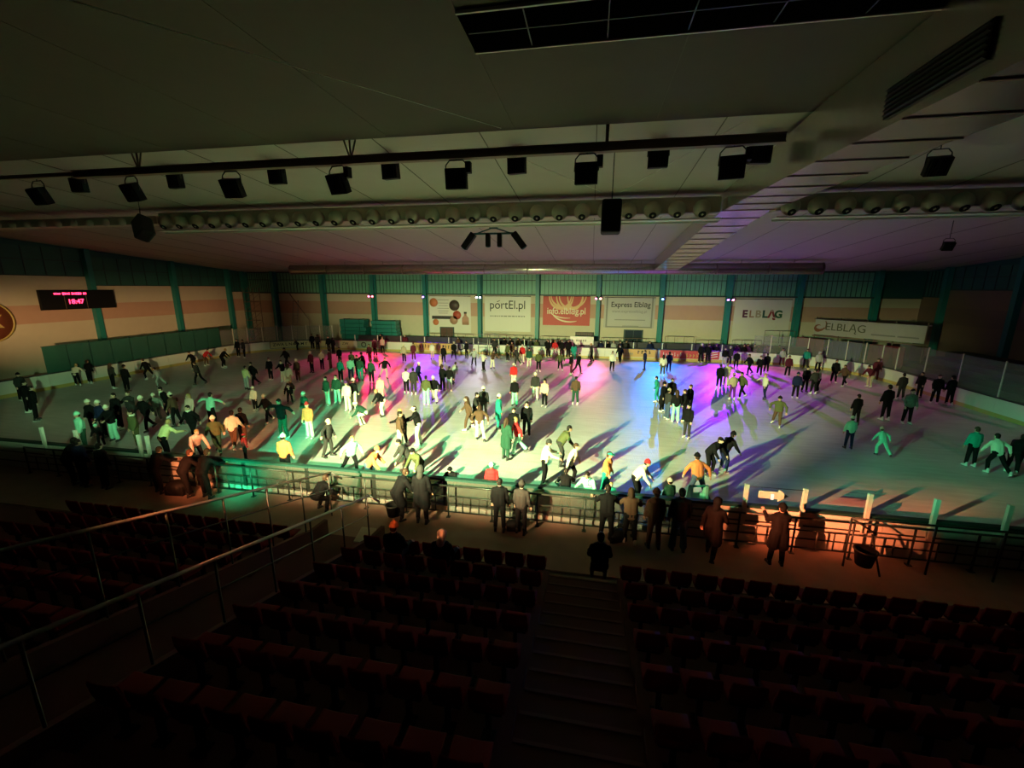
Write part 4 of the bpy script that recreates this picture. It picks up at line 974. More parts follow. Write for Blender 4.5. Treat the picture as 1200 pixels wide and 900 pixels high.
CL = {  # code: (word, colour)
    'K': ('black', (0.006, 0.006, 0.007)), 'C': ('charcoal', (0.035, 0.034, 0.034)), 'N': ('navy', (0.012, 0.018, 0.06)), 'B': ('brown', (0.10, 0.055, 0.035)), 'V': ('olive', (0.085, 0.095, 0.04)),
    'D': ('dark green', (0.02, 0.07, 0.045)), 'T': ('teal', (0.02, 0.30, 0.24)), 'M': ('mint', (0.30, 0.72, 0.55)), 'W': ('cream', (0.72, 0.70, 0.58)), 'L': ('light grey', (0.40, 0.42, 0.42)), 'R': ('red', (0.55, 0.025, 0.03)),
    'O': ('orange', (0.70, 0.22, 0.08)), 'P': ('pale pink', (0.68, 0.45, 0.40)), 'Y': ('pale yellow', (0.75, 0.68, 0.36)), 'G': ('grey', (0.17, 0.19, 0.17)), 'J': ('denim', (0.06, 0.09, 0.15)), 'U': ('maroon', (0.10, 0.015, 0.03)),
    'E': ('beige', (0.42, 0.34, 0.24)), 'X': ('purple', (0.12, 0.03, 0.16))}
CM = {k: mat('cloth_' + v[0].replace(' ', '_'), v[1], 0.85, noise=0.15, scale=14, bump=0.15, spec=0.12) for k, v in CL.items()}
SK = [mat('skin_%s' % n, c, 0.5) for n, c in (('light', (0.62, 0.42, 0.32)), ('fair', (0.55, 0.34, 0.25)), ('tan', (0.42, 0.25, 0.17)))]
HM = {'dk': mat('hair_dark', (0.012, 0.008, 0.007), 0.6, spec=0.2), 'br': mat('hair_brown', (0.05, 0.025, 0.015), 0.6, spec=0.2), 'bl': mat('hair_blond', (0.36, 0.24, 0.09), 0.6), 'or': mat('hair_ginger', (0.45, 0.14, 0.05), 0.5)}
M_eye = mat('eye_dark', (0.02, 0.015, 0.015), 0.3); M_bootw = mat('boot_white', (0.72, 0.72, 0.70), 0.45); M_bootk = mat('boot_black', (0.02, 0.02, 0.02), 0.45); M_blade = mat('blade_steel', (0.6, 0.6, 0.6), 0.25, 0.9)
def part(me, name, parent, ms, M=None):
    if len(me.materials) < len(ms):
        for _ in range(len(ms) - len(me.materials)): me.materials.append(None)
    o = bpy.data.objects.new(name, me); C.objects.link(o)
    if parent: o.parent = parent
    if M is not None: o.matrix_basis = M
    for i, m in enumerate(ms): o.material_slots[i].link = 'OBJECT'; o.material_slots[i].material = m
    return o
PN = 0
def person(x, y, z, h, pose, face, top, bot, head, coat, label, group, skates=True):
    global PN
    rnd = random.Random(PN * 7 + 1); PN += 1
    F = FIG[pose]; J = F['J']; s = h / 1.80
    o = part(F['body'], 'person', None, [SK[rnd.choice((0, 0, 1, 1, 2))], M_eye])
    o.location = (x, y, z - (0 if skates else 0.045 * s)); o.rotation_euler = (0, 0, R(face)); o.scale = (s, s, s)
    tag(o, label, 'person', group)
    part(F['coat' if coat else 'jacket'], 'coat' if coat else 'jacket', o, [CM[top]])
    part(F['wide' if bot in 'MWJY' else 'trousers'], 'trousers', o, [CM[bot]])
    HMx = Matrix.Translation(J['head']) @ J['H'].to_4x4()
    hd = head
    if hd.startswith('long_'): part(HP['long'], 'hair', o, [HM[hd[5:]]], HMx)
    elif hd.startswith('hair_'): part(HP['hair'], 'hair', o, [HM[hd[5:]]], HMx)
    elif hd == 'dk': part(HP['hair'], 'hair', o, [HM['dk' if rnd.random() < 0.7 else 'br']], HMx)
    else:
        k = next(k for k in HP if hd.startswith(k)); c = hd[len(k):]
        if k in ('hat', 'cap', 'scarf'): part(HP['hair'], 'hair', o, [HM[rnd.choice(('dk', 'br', 'dk'))]], HMx)
        part(HP[k], {'hat': 'beanie', 'cap': 'cap', 'hood': 'hood', 'helm': 'helmet', 'scarf': 'scarf'}[k], o, [CM[c]], HMx)
    white = rnd.random() < (0.62 if skates else 0.12)
    for n in 'LR':
        Mf = Matrix.Translation(J['a' + n]) @ J['F' + n].to_4x4()
        bt = part(BOOT if skates else SHOE, 'skate' if skates else 'shoe', o, [M_bootw if white else M_bootk], Mf)
        if skates: part(BLADE, 'blade', bt, [M_blade])
    return o

PEOPLE = [
    (-27.74, 16.16, 0.00, 1.80, 'st', 60, 'K', 'K', 'dk', False, 'person, all in black, upright, by front boards below the scoreboard corner, second from scoreboard side', 'skaters on the ice', True),
    (-29.83, 17.14, 0.00, 1.75, 'st', 40, 'K', 'K', 'dk', False, 'person, all in black, upright, by front boards below the scoreboard corner, first from scoreboard side', 'skaters on the ice', True),
    (-33.27, 18.99, 0.00, 1.70, 'st', 0, 'C', 'K', 'hatK', False, 'person, charcoal jacket, black trousers, black hat, by front boards below the scoreboard corner', 'skaters on the ice', True),
    (-34.50, 22.64, 0.00, 1.60, 'ln', 120, 'W', 'K', 'hair_bl', False, 'person, cream jacket, black trousers, blond hair, mid-ice below the scoreboard corner', 'skaters on the ice', True),
    (-34.50, 23.44, 0.00, 1.70, 'st', 100, 'K', 'K', 'dk', False, 'person, all in black, mid-ice below the scoreboard corner', 'skaters on the ice', True),
    (-31.32, 22.55, 0.00, 1.75, 'st', 80, 'C', 'K', 'long_br', False, 'person, charcoal jacket, black trousers, long brown hair, mid-ice below teal shields', 'skaters on the ice', True),
    (-29.70, 22.14, 0.00, 1.75, 'st', 100, 'K', 'K', 'hatK', False, 'person, all in black, black hat, mid-ice below teal shields', 'skaters on the ice', True),
    (-20.57, 13.29, 0.00, 1.70, 'st', 250, 'M', 'D', 'hatM', False, 'person, mint jacket, dark green trousers, mint hat, by front boards below the scoreboard corner', 'skaters on the ice', True),
    (-22.31, 14.89, 0.00, 1.72, 'st', 270, 'K', 'C', 'hatW', False, 'person, black jacket, charcoal trousers, cream hat, by front boards below teal shields', 'skaters on the ice', True),
    (-21.60, 14.79, 0.00, 1.75, 'st', 260, 'N', 'K', 'hatW', False, 'person, navy jacket, black trousers, cream hat, by front boards below teal shields', 'skaters on the ice', True),
    (-20.68, 14.53, 0.00, 1.70, 'fr', 280, 'K', 'M', 'hatW', False, 'person, black jacket, mint trousers, cream hat, by front boards below teal shields', 'skaters on the ice', True),
    (-20.54, 13.91, 0.00, 1.15, 'be', 300, 'K', 'K', 'helmM', False, 'child, all in black, mint helmet, by front boards below teal shields', 'skaters on the ice', True),
    (-22.11, 16.49, 0.00, 1.75, 'ph', 280, 'C', 'C', 'dk', False, 'person, all in charcoal, by front boards below teal shields', 'skaters on the ice', True),
    (-22.14, 15.87, 0.00, 1.80, 'st', 270, 'K', 'K', 'dk', False, 'person, all in black, by front boards below teal shields', 'skaters on the ice', True),
    (-31.99, 25.46, 0.00, 1.65, 'gl', 200, 'K', 'K', 'scarfW', False, 'person, all in black, cream scarf, mid-ice below teal shields', 'skaters on the ice', True),
    (-29.07, 23.79, 0.00, 1.40, 'gl', 210, 'L', 'L', 'dk', False, 'person, all in light grey, mid-ice below teal shields', 'skaters on the ice', True),
    (-20.61, 15.96, 0.00, 1.78, 'wk', 270, 'K', 'K', 'hatW', False, 'person, all in black, cream hat, by front boards below teal shields', 'skaters on the ice', True),
    (-18.64, 13.88, 0.00, 1.75, 'st', 250, 'V', 'V', 'scarfW', False, 'person, all in olive, cream scarf, by front boards below teal shields', 'skaters on the ice', True),
    (-21.69, 17.38, 0.00, 1.55, 'gl', 300, 'G', 'G', 'hatW', False, 'person, all in grey, cream hat, by front boards below teal shields', 'skaters on the ice', True),
    (-21.73, 18.00, 0.00, 1.75, 'gl', 250, 'K', 'K', 'scarfW', False, 'person, all in black, cream scarf, gliding, by front boards below teal shields', 'skaters on the ice', True),
    (-16.39, 13.12, 0.00, 1.70, 'ln', 80, 'Y', 'K', 'hair_bl', False, 'person, pale yellow jacket, black trousers, blond hair, by front boards below teal shields', 'skaters on the ice', True),
    (-19.92, 16.79, 0.00, 1.72, 'ho', 200, 'B', 'K', 'hatW', False, 'person, brown jacket, black trousers, cream hat, by front boards below teal shields', 'skaters on the ice', True),
    (-19.20, 16.99, 0.00, 1.65, 'st', 270, 'P', 'K', 'long_bl', False, 'person, pale pink jacket, black trousers, long blond hair, by front boards below teal shields', 'skaters on the ice', True),
    (-19.68, 17.38, 0.00, 1.45, 'st', 260, 'L', 'K', 'hatP', False, 'person, light grey jacket, black trousers, pale pink hat, by front boards below teal shields', 'skaters on the ice', True),
    (-17.14, 15.12, 0.00, 1.75, 'wk', 280, 'K', 'K', 'scarfW', False, 'person, all in black, cream scarf, striding, by front boards below teal shields', 'skaters on the ice', True),
    (-18.07, 17.00, 0.00, 1.75, 'sp', 90, 'M', 'K', 'dk', False, 'person, mint jacket, black trousers, by front boards below far ladder corner', 'skaters on the ice', True),
    (-14.94, 14.12, 0.00, 1.70, 'wk', 300, 'V', 'D', 'hatW', False, 'person, olive jacket, dark green trousers, cream hat, by front boards below far ladder corner', 'skaters on the ice', True),
    (-14.66, 14.67, 0.00, 1.72, 'wk', 110, 'W', 'B', 'dk', False, 'person, cream jacket, brown trousers, by front boards below far ladder corner', 'skaters on the ice', True),
    (-14.78, 15.28, 0.00, 1.65, 'st', 100, 'K', 'B', 'dk', False, 'person, black jacket, brown trousers, by front boards below far ladder corner', 'skaters on the ice', True),
    (-14.80, 13.01, 0.00, 1.62, 'be', 340, 'P', 'K', 'hair_bl', False, 'person, pale pink jacket, black trousers, blond hair, by front boards below far ladder corner', 'skaters on the ice', True),
    (-13.22, 13.66, 0.00, 1.15, 'st', 60, 'R', 'K', 'hatR', False, 'child, red jacket, black trousers, red hat, by front boards below far ladder corner', 'skaters on the ice', True),
    (-10.48, 12.48, 0.00, 1.72, 'st', 100, 'O', 'K', 'hatM', False, 'person, orange jacket, black trousers, mint hat, by front boards below the climbing ladder', 'skaters on the ice', True),
    (-22.49, 24.13, 0.00, 1.62, 'st', 90, 'Y', 'L', 'dk', False, 'person, pale yellow jacket, light grey trousers, mid-ice below far ladder corner', 'skaters on the ice', True),
    (-22.75, 25.11, 0.00, 1.75, 'wk', 250, 'K', 'K', 'dk', False, 'person, all in black, striding, mid-ice below far ladder corner', 'skaters on the ice', True),
    (-18.15, 19.86, 0.00, 1.40, 'st', 270, 'W', 'K', 'helmW', False, 'person, cream jacket, black trousers, cream helmet, by front boards below far ladder corner', 'skaters on the ice', True),
    (-15.91, 18.13, 0.00, 1.55, 'wk', 260, 'K', 'K', 'hatW', False, 'person, all in black, cream hat, by front boards below the climbing ladder', 'skaters on the ice', True),
    (-13.55, 16.29, 0.00, 1.90, 'sp', 260, 'K', 'D', 'dk', False, 'person, black jacket, dark green trousers, by front boards below the climbing ladder', 'skaters on the ice', True),
    (-17.34, 21.65, 0.00, 1.35, 'be', 300, 'K', 'K', 'scarfW', False, 'person, all in black, cream scarf, bent forward, mid-ice below the climbing ladder', 'skaters on the ice', True),
    (-17.54, 22.24, 0.00, 1.50, 'be', 260, 'B', 'W', 'hatW', False, 'person, brown jacket, cream trousers, cream hat, mid-ice below the climbing ladder', 'skaters on the ice', True),
    (-23.06, 27.04, 0.00, 1.70, 'st', 270, 'K', 'K', 'scarfW', False, 'person, all in black, cream scarf, upright, mid-ice below the climbing ladder', 'skaters on the ice', True),
    (-21.74, 26.72, 0.00, 1.65, 'fr', 270, 'K', 'W', 'scarfW', False, 'person, black jacket, cream trousers, cream scarf, mid-ice below the climbing ladder', 'skaters on the ice', True),
    (-19.89, 24.93, 0.00, 1.70, 'st', 90, 'W', 'E', 'long_br', False, 'person, cream jacket, beige trousers, long brown hair, mid-ice below the climbing ladder', 'skaters on the ice', True),
    (-20.73, 26.93, 0.00, 1.70, 'st', 270, 'B', 'B', 'hatW', False, 'person, all in brown, cream hat, mid-ice below the climbing ladder', 'skaters on the ice', True),
    (-25.39, 31.80, 0.00, 1.75, 'wk', 250, 'K', 'K', 'hatK', False, 'person, all in black, black hat, mid-ice below the climbing ladder', 'skaters on the ice', True),
    (-32.26, 29.53, 0.00, 1.65, 'be', 270, 'K', 'K', 'dk', False, 'person, all in black, mid-ice below teal shields', 'skaters on the ice', True),
    (-26.92, 24.78, 0.00, 1.65, 'wk', 200, 'C', 'K', 'dk', False, 'person, charcoal jacket, black trousers, striding, mid-ice below far ladder corner', 'skaters on the ice', True),
    (-32.79, 31.04, 0.00, 1.60, 'be', 20, 'R', 'B', 'dk', False, 'person, red jacket, brown trousers, mid-ice below far ladder corner', 'skaters on the ice', True),
    (-30.71, 30.66, 0.00, 1.75, 'be', 30, 'K', 'K', 'hair_bl', False, 'person, all in black, blond hair, mid-ice below far ladder corner', 'skaters on the ice', True),
    (-33.63, 35.59, 0.00, 1.78, 'st', 270, 'K', 'K', 'dk', False, 'person, all in black, upright, mid-ice below far ladder corner', 'skaters on the ice', True),
    (-32.68, 35.27, 0.00, 1.80, 'st', 240, 'C', 'K', 'dk', False, 'person, charcoal jacket, black trousers, upright, mid-ice below far ladder corner', 'skaters on the ice', True),
    (-13.83, 18.26, 0.00, 1.70, 'st', 250, 'D', 'K', 'hatW', False, 'person, dark green jacket, black trousers, cream hat, by front boards below the climbing ladder', 'skaters on the ice', True),
    (-12.41, 16.52, 0.00, 1.70, 'st', 270, 'O', 'W', 'hatR', False, 'person, orange jacket, cream trousers, red hat, by front boards below the climbing ladder', 'skaters on the ice', True),
    (-21.94, 30.24, 0.00, 1.72, 'st', 260, 'U', 'K', 'hatP', False, 'person, maroon jacket, black trousers, pale pink hat, mid-ice below the climbing ladder', 'skaters on the ice', True),
    (-22.03, 31.72, 0.00, 1.62, 'st', 90, 'P', 'K', 'hair_bl', False, 'person, pale pink jacket, black trousers, blond hair, mid-ice below the climbing ladder', 'skaters on the ice', True),
    (-21.12, 31.53, 0.00, 1.72, 'st', 200, 'U', 'B', 'dk', False, 'person, maroon jacket, brown trousers, mid-ice below the climbing ladder', 'skaters on the ice', True),
    (-29.91, 41.72, 0.00, 1.75, 'st', 280, 'K', 'K', 'dk', False, 'person, all in black, at far boards below the climbing ladder', 'skaters on the ice', True),
    (-29.00, 41.33, 0.00, 1.75, 'st', 100, 'C', 'K', 'dk', False, 'person, charcoal jacket, black trousers, at far boards below the climbing ladder', 'skaters on the ice', True),
    (-26.76, 39.94, 0.00, 1.78, 'st', 270, 'K', 'C', 'dk', False, 'person, black jacket, charcoal trousers, at far boards below the climbing ladder', 'skaters on the ice', True),
    (-26.00, 39.51, 0.00, 1.70, 'st', 80, 'K', 'K', 'long_dk', False, 'person, all in black, long dark hair, at far boards below the climbing ladder', 'skaters on the ice', True),
    (-31.28, 41.13, 0.00, 1.30, 'be', 250, 'C', 'K', 'dk', False, 'child, charcoal jacket, black trousers, at far boards below the climbing ladder', 'skaters on the ice', True),
    (-21.71, 33.85, 0.00, 1.60, 'st', 270, 'K', 'K', 'dk', False, 'person, all in black, mid-ice below the climbing ladder', 'skaters on the ice', True),
    (-18.81, 30.91, 0.00, 1.72, 'st', 90, 'V', 'M', 'dk', False, 'person, olive jacket, mint trousers, mid-ice below the crash mats', 'skaters on the ice', True),
    (-17.31, 28.24, 0.00, 1.72, 'st', 110, 'M', 'N', 'dk', False, 'person, mint jacket, navy trousers, mid-ice below the crash mats', 'skaters on the ice', True),
    (-17.72, 27.56, 0.00, 1.70, 'st', 90, 'T', 'K', 'dk', False, 'person, teal jacket, black trousers, mid-ice below the crash mats', 'skaters on the ice', True),
    (-16.48, 28.12, 0.00, 1.78, 'st', 95, 'D', 'T', 'dk', False, 'person, dark green jacket, teal trousers, mid-ice below the crash mats', 'skaters on the ice', True),
    (-17.30, 29.18, 0.00, 1.75, 'st', 260, 'K', 'K', 'dk', False, 'person, all in black, mid-ice below the crash mats', 'skaters on the ice', True),
    (-17.70, 30.79, 0.00, 1.70, 'fr', 180, 'K', 'K', 'hatK', False, 'person, all in black, black hat, mid-ice below the crash mats', 'skaters on the ice', True),
    (-15.27, 27.50, 0.00, 1.75, 'st', 90, 'D', 'K', 'dk', False, 'person, dark green jacket, black trousers, mid-ice below the crash mats', 'skaters on the ice', True),
    (-19.57, 35.20, 0.00, 1.75, 'st', 260, 'U', 'U', 'dk', False, 'person, all in maroon, mid-ice below the crash mats', 'skaters on the ice', True),
    (-21.02, 38.89, 0.00, 1.78, 'st', 270, 'U', 'K', 'dk', False, 'person, maroon jacket, black trousers, at far boards below the crash mats', 'skaters on the ice', True),
    (-21.34, 41.14, 0.00, 1.70, 'st', 270, 'P', 'K', 'hair_bl', False, 'person, pale pink jacket, black trousers, blond hair, at far boards below the crash mats', 'skaters on the ice', True),
    (-15.19, 29.31, 0.00, 1.72, 'gl', 320, 'K', 'L', 'dk', False, 'person, black jacket, light grey trousers, mid-ice below the crash mats', 'skaters on the ice', True),
    (-14.93, 21.72, 0.00, 1.72, 'st', 250, 'D', 'M', 'dk', False, 'person, dark green jacket, mint trousers, mid-ice below the climbing ladder', 'skaters on the ice', True),
    (-14.65, 22.27, 0.00, 1.72, 'st', 280, 'D', 'M', 'scarfW', False, 'person, dark green jacket, mint trousers, cream scarf, mid-ice below the climbing ladder', 'skaters on the ice', True),
    (-13.11, 20.84, 0.00, 1.72, 'st', 270, 'W', 'W', 'hatX', False, 'person, all in cream, purple hat, mid-ice below the crash mats', 'skaters on the ice', True),
    (-13.10, 21.46, 0.00, 1.72, 'st', 80, 'K', 'W', 'hatW', False, 'person, black jacket, cream trousers, cream hat, mid-ice below the crash mats', 'skaters on the ice', True),
    (-10.83, 18.73, 0.00, 1.70, 'cr', 200, 'D', 'W', 'helmW', False, 'person, dark green jacket, cream trousers, cream helmet, by front boards below the crash mats', 'skaters on the ice', True),
    (-10.75, 20.38, 0.00, 1.66, 'be', 230, 'K', 'W', 'hair_bl', False, 'person, black jacket, cream trousers, blond hair, mid-ice below the crash mats', 'skaters on the ice', True),
    (-12.29, 23.10, 0.00, 1.60, 'st', 270, 'P', 'P', 'capX', False, 'person, all in pale pink, purple cap, mid-ice below the crash mats', 'skaters on the ice', True),
    (-7.61, 15.69, 0.00, 1.80, 'st', 20, 'B', 'W', 'dk', False, 'person, brown jacket, cream trousers, by front boards below picture banner', 'skaters on the ice', True),
    (-7.77, 16.42, 0.00, 1.70, 'fr', 180, 'K', 'K', 'hair_bl', False, 'person, all in black, blond hair, by front boards below picture banner', 'skaters on the ice', True),
    (-7.22, 16.71, 0.00, 1.78, 'fr', 200, 'K', 'W', 'capW', False, 'person, black jacket, cream trousers, cream cap, by front boards below picture banner', 'skaters on the ice', True),
    (-8.47, 13.38, 0.00, 1.60, 'gl', 330, 'M', 'K', 'hair_bl', False, 'person, mint jacket, black trousers, blond hair, by front boards below the crash mats', 'skaters on the ice', True),
    (-7.30, 12.50, 0.00, 1.62, 'be', 10, 'O', 'J', 'hatO', False, 'person, orange jacket, denim trousers, orange hat, by front boards below the crash mats', 'skaters on the ice', True),
    (-10.27, 14.69, 0.00, 1.62, 'ho', 0, 'C', 'C', 'hatY', False, 'person, all in charcoal, pale yellow hat, by front boards below the climbing ladder', 'skaters on the ice', True),
    (-6.20, 13.43, 0.00, 1.70, 'be', 220, 'C', 'K', 'dk', False, 'person, charcoal jacket, black trousers, by front boards below picture banner', 'skaters on the ice', True),
    (-5.67, 13.10, 0.00, 1.55, 'be', 250, 'V', 'K', 'hatK', False, 'person, olive jacket, black trousers, black hat, by front boards below picture banner', 'skaters on the ice', True),
    (-16.76, 36.27, 0.00, 1.70, 'st', 270, 'E', 'K', 'hatW', False, 'person, beige jacket, black trousers, cream hat, mid-ice below picture banner', 'skaters on the ice', True),
    (-16.29, 37.33, 0.00, 1.70, 'st', 280, 'U', 'U', 'dk', False, 'person, all in maroon, at far boards below picture banner', 'skaters on the ice', True),
    (-14.93, 38.63, 0.00, 1.60, 'st', 270, 'W', 'P', 'hair_bl', False, 'person, cream jacket, pale pink trousers, blond hair, at far boards below picture banner', 'skaters on the ice', True),
    (-12.94, 36.19, 0.00, 1.70, 'st', 90, 'K', 'K', 'dk', False, 'person, all in black, upright, mid-ice below picture banner, first from scoreboard side', 'skaters on the ice', True),
    (-12.92, 39.07, 0.00, 1.75, 'wk', 300, 'K', 'K', 'capW', False, 'person, all in black, cream cap, at far boards below picture banner', 'skaters on the ice', True),
    (-11.86, 39.82, 0.00, 1.70, 'st', 250, 'K', 'K', 'long_dk', False, 'person, all in black, long dark hair, at far boards below picture banner', 'skaters on the ice', True),
    (-10.01, 35.94, 0.00, 1.65, 'gl', 280, 'L', 'K', 'dk', False, 'person, light grey jacket, black trousers, mid-ice below white banner', 'skaters on the ice', True),
    (-11.84, 27.66, 0.00, 1.70, 'wk', 0, 'N', 'N', 'hatW', False, 'person, all in navy, cream hat, mid-ice below picture banner', 'skaters on the ice', True),
    (-11.61, 25.24, 0.00, 1.68, 'st', 90, 'W', 'K', 'dk', False, 'person, cream jacket, black trousers, mid-ice below picture banner', 'skaters on the ice', True),
    (-11.02, 25.03, 0.00, 1.75, 'st', 100, 'C', 'C', 'dk', False, 'person, all in charcoal, mid-ice below picture banner', 'skaters on the ice', True),
    (-9.33, 22.93, 0.00, 1.75, 'st', 90, 'V', 'M', 'dk', False, 'person, olive jacket, mint trousers, mid-ice below picture banner', 'skaters on the ice', True),
    (-9.04, 23.57, 0.00, 1.75, 'gl', 270, 'K', 'W', 'hatW', False, 'person, black jacket, cream trousers, cream hat, mid-ice below picture banner', 'skaters on the ice', True),
    (-9.64, 26.60, 0.00, 1.72, 'st', 80, 'K', 'K', 'dk', False, 'person, all in black, upright, mid-ice below picture banner, second from scoreboard side', 'skaters on the ice', True),
    (-9.07, 26.38, 0.00, 1.70, 'st', 90, 'K', 'L', 'dk', False, 'person, black jacket, light grey trousers, mid-ice below picture banner', 'skaters on the ice', True),
    (-11.36, 31.10, 0.00, 1.65, 'st', 200, 'P', 'K', 'hair_bl', False, 'person, pale pink jacket, black trousers, blond hair, mid-ice below picture banner', 'skaters on the ice', True),
    (-9.54, 28.70, 0.00, 1.65, 'gl', 60, 'L', 'L', 'dk', False, 'person, all in light grey, mid-ice below picture banner', 'skaters on the ice', True),
    (-8.62, 33.82, 0.00, 1.65, 'sp', 220, 'W', 'K', 'hair_bl', False, 'person, cream jacket, black trousers, blond hair, mid-ice below white banner', 'skaters on the ice', True),
    (-8.19, 35.08, 0.00, 1.60, 'fr', 330, 'B', 'W', 'long_dk', False, 'person, brown jacket, cream trousers, long dark hair, mid-ice below white banner', 'skaters on the ice', True),
    (-9.55, 42.00, 0.00, 1.75, 'st', 270, 'C', 'K', 'dk', False, 'person, charcoal jacket, black trousers, at far boards below white banner', 'skaters on the ice', True),
    (-7.56, 38.74, 0.00, 1.75, 'st', 240, 'V', 'K', 'dk', False, 'person, olive jacket, black trousers, at far boards below white banner', 'skaters on the ice', True),
    (-7.44, 40.27, 0.00, 1.70, 'st', 260, 'B', 'B', 'long_dk', False, 'person, all in brown, long dark hair, at far boards below white banner', 'skaters on the ice', True),
    (-6.32, 36.74, 0.00, 1.72, 'wk', 200, 'C', 'C', 'hatE', False, 'person, all in charcoal, beige hat, at far boards below white banner', 'skaters on the ice', True),
    (-6.08, 38.12, 0.00, 1.72, 'st', 270, 'R', 'W', 'hatW', False, 'person, red jacket, cream trousers, cream hat, at far boards below white banner', 'skaters on the ice', True),
    (-5.16, 36.14, 0.00, 1.70, 'st', 270, 'D', 'W', 'long_dk', False, 'person, dark green jacket, cream trousers, long dark hair, mid-ice below white banner', 'skaters on the ice', True),
    (-4.13, 34.40, 0.00, 1.72, 'st', 90, 'V', 'K', 'hatE', False, 'person, olive jacket, black trousers, beige hat, mid-ice below red banner', 'skaters on the ice', True),
    (-5.18, 28.78, 0.00, 1.65, 'st', 270, 'R', 'W', 'hatW', False, 'person, red jacket, cream trousers, cream hat, mid-ice below white banner', 'skaters on the ice', True),
    (-4.22, 23.78, 0.00, 1.66, 'st', 260, 'K', 'M', 'hatW', False, 'person, black jacket, mint trousers, cream hat, mid-ice below white banner', 'skaters on the ice', True),
    (-3.22, 25.38, 0.00, 1.72, 'st', 270, 'C', 'W', 'hatW', False, 'person, charcoal jacket, cream trousers, cream hat, mid-ice below white banner', 'skaters on the ice', True),
    (-2.48, 23.95, 0.00, 1.66, 'st', 250, 'P', 'K', 'long_dk', False, 'person, pale pink jacket, black trousers, long dark hair, mid-ice below red banner', 'skaters on the ice', True),
    (-5.63, 19.11, 0.00, 1.72, 'wk', 200, 'B', 'B', 'long_br', False, 'person, all in brown, long brown hair, by front boards below picture banner', 'skaters on the ice', True),
    (-5.52, 19.80, 0.00, 1.72, 'ho', 10, 'C', 'K', 'dk', False, 'person, charcoal jacket, black trousers, by front boards below white banner', 'skaters on the ice', True),
    (-5.38, 21.00, 0.00, 1.72, 'st', 100, 'C', 'C', 'hatW', False, 'person, all in charcoal, cream hat, mid-ice below white banner', 'skaters on the ice', True),
    (-4.77, 17.82, 0.00, 1.68, 'gl', 100, 'B', 'W', 'long_br', False, 'person, brown jacket, cream trousers, long brown hair, by front boards below white banner', 'skaters on the ice', True),
    (-4.27, 19.51, 0.00, 1.75, 'st', 20, 'T', 'T', 'hatW', True, 'person, all in teal, cream hat, by front boards below white banner', 'skaters on the ice', True),
    (-3.15, 15.83, 0.00, 1.75, 'st', 60, 'D', 'D', 'long_br', True, 'person, all in dark green, long brown hair, by front boards below white banner', 'skaters on the ice', True),
    (-3.15, 17.59, 0.00, 1.68, 'st', 270, 'K', 'K', 'dk', False, 'person, all in black, by front boards below white banner', 'skaters on the ice', True),
    (-2.77, 16.46, 0.00, 1.66, 'wk', 200, 'R', 'M', 'hair_bl', False, 'person, red jacket, mint trousers, blond hair, by front boards below white banner', 'skaters on the ice', True),
    (-2.73, 18.58, 0.00, 1.72, 'st', 270, 'K', 'K', 'scarfW', False, 'person, all in black, cream scarf, by front boards below white banner', 'skaters on the ice', True),
    (-4.13, 42.00, 0.00, 1.75, 'st', 270, 'K', 'K', 'dk', False, 'person, all in black, upright, at far boards below red banner, first from scoreboard side', 'skaters on the ice', True),
    (-3.46, 42.00, 0.00, 1.72, 'st', 90, 'R', 'W', 'hair_or', False, 'person, red jacket, cream trousers, ginger hair, at far boards below red banner', 'skaters on the ice', True),
    (-2.43, 35.14, 0.00, 1.60, 'gl', 90, 'V', 'K', 'dk', False, 'person, olive jacket, black trousers, mid-ice below red banner', 'skaters on the ice', True),
    (-2.76, 42.00, 0.00, 1.80, 'st', 270, 'K', 'K', 'dk', False, 'person, all in black, upright, at far boards below red banner, second from scoreboard side', 'skaters on the ice', True),
    (-2.14, 42.00, 0.00, 1.78, 'st', 280, 'K', 'K', 'dk', False, 'person, all in black, upright, at far boards below red banner, third from scoreboard side', 'skaters on the ice', True),
    (-1.51, 40.06, 0.00, 1.72, 'st', 90, 'T', 'T', 'long_dk', False, 'person, all in teal, long dark hair, at far boards below red banner', 'skaters on the ice', True),
    (-1.44, 33.89, 0.00, 1.66, 'st', 200, 'K', 'U', 'dk', False, 'person, black jacket, maroon trousers, mid-ice below red banner', 'skaters on the ice', True),
    (-0.92, 34.35, 0.00, 1.72, 'wk', 330, 'K', 'K', 'dk', False, 'person, all in black, mid-ice below red banner', 'skaters on the ice', True),
    (0.15, 40.42, 0.00, 1.75, 'ho', 180, 'C', 'K', 'hair_bl', False, 'person, charcoal jacket, black trousers, blond hair, at far boards below red banner', 'skaters on the ice', True),
    (-0.74, 24.69, 0.00, 1.72, 'st', 90, 'B', 'D', 'dk', False, 'person, brown jacket, dark green trousers, mid-ice below red banner', 'skaters on the ice', True),
    (1.85, 36.05, 0.00, 1.68, 'st', 280, 'W', 'K', 'long_br', False, 'person, cream jacket, black trousers, long brown hair, mid-ice below grey banner', 'skaters on the ice', True),
    (2.71, 40.03, 0.00, 1.75, 'wk', 250, 'K', 'K', 'dk', False, 'person, all in black, at far boards below grey banner', 'skaters on the ice', True),
    (4.58, 37.02, 0.00, 1.70, 'st', 180, 'N', 'N', 'dk', False, 'person, all in navy, at far boards below grey banner', 'skaters on the ice', True),
    (5.69, 34.71, 0.00, 1.70, 'st', 90, 'W', 'V', 'long_dk', False, 'person, cream jacket, olive trousers, long dark hair, mid-ice below bare wall bay', 'skaters on the ice', True),
    (6.46, 36.66, 0.00, 1.70, 'wk', 80, 'N', 'N', 'dk', False, 'person, all in navy, at far boards below bare wall bay', 'skaters on the ice', True),
    (4.12, 26.48, 0.00, 1.60, 'ho', 170, 'T', 'T', 'dk', False, 'person, all in teal, mid-ice below grey banner', 'skaters on the ice', True),
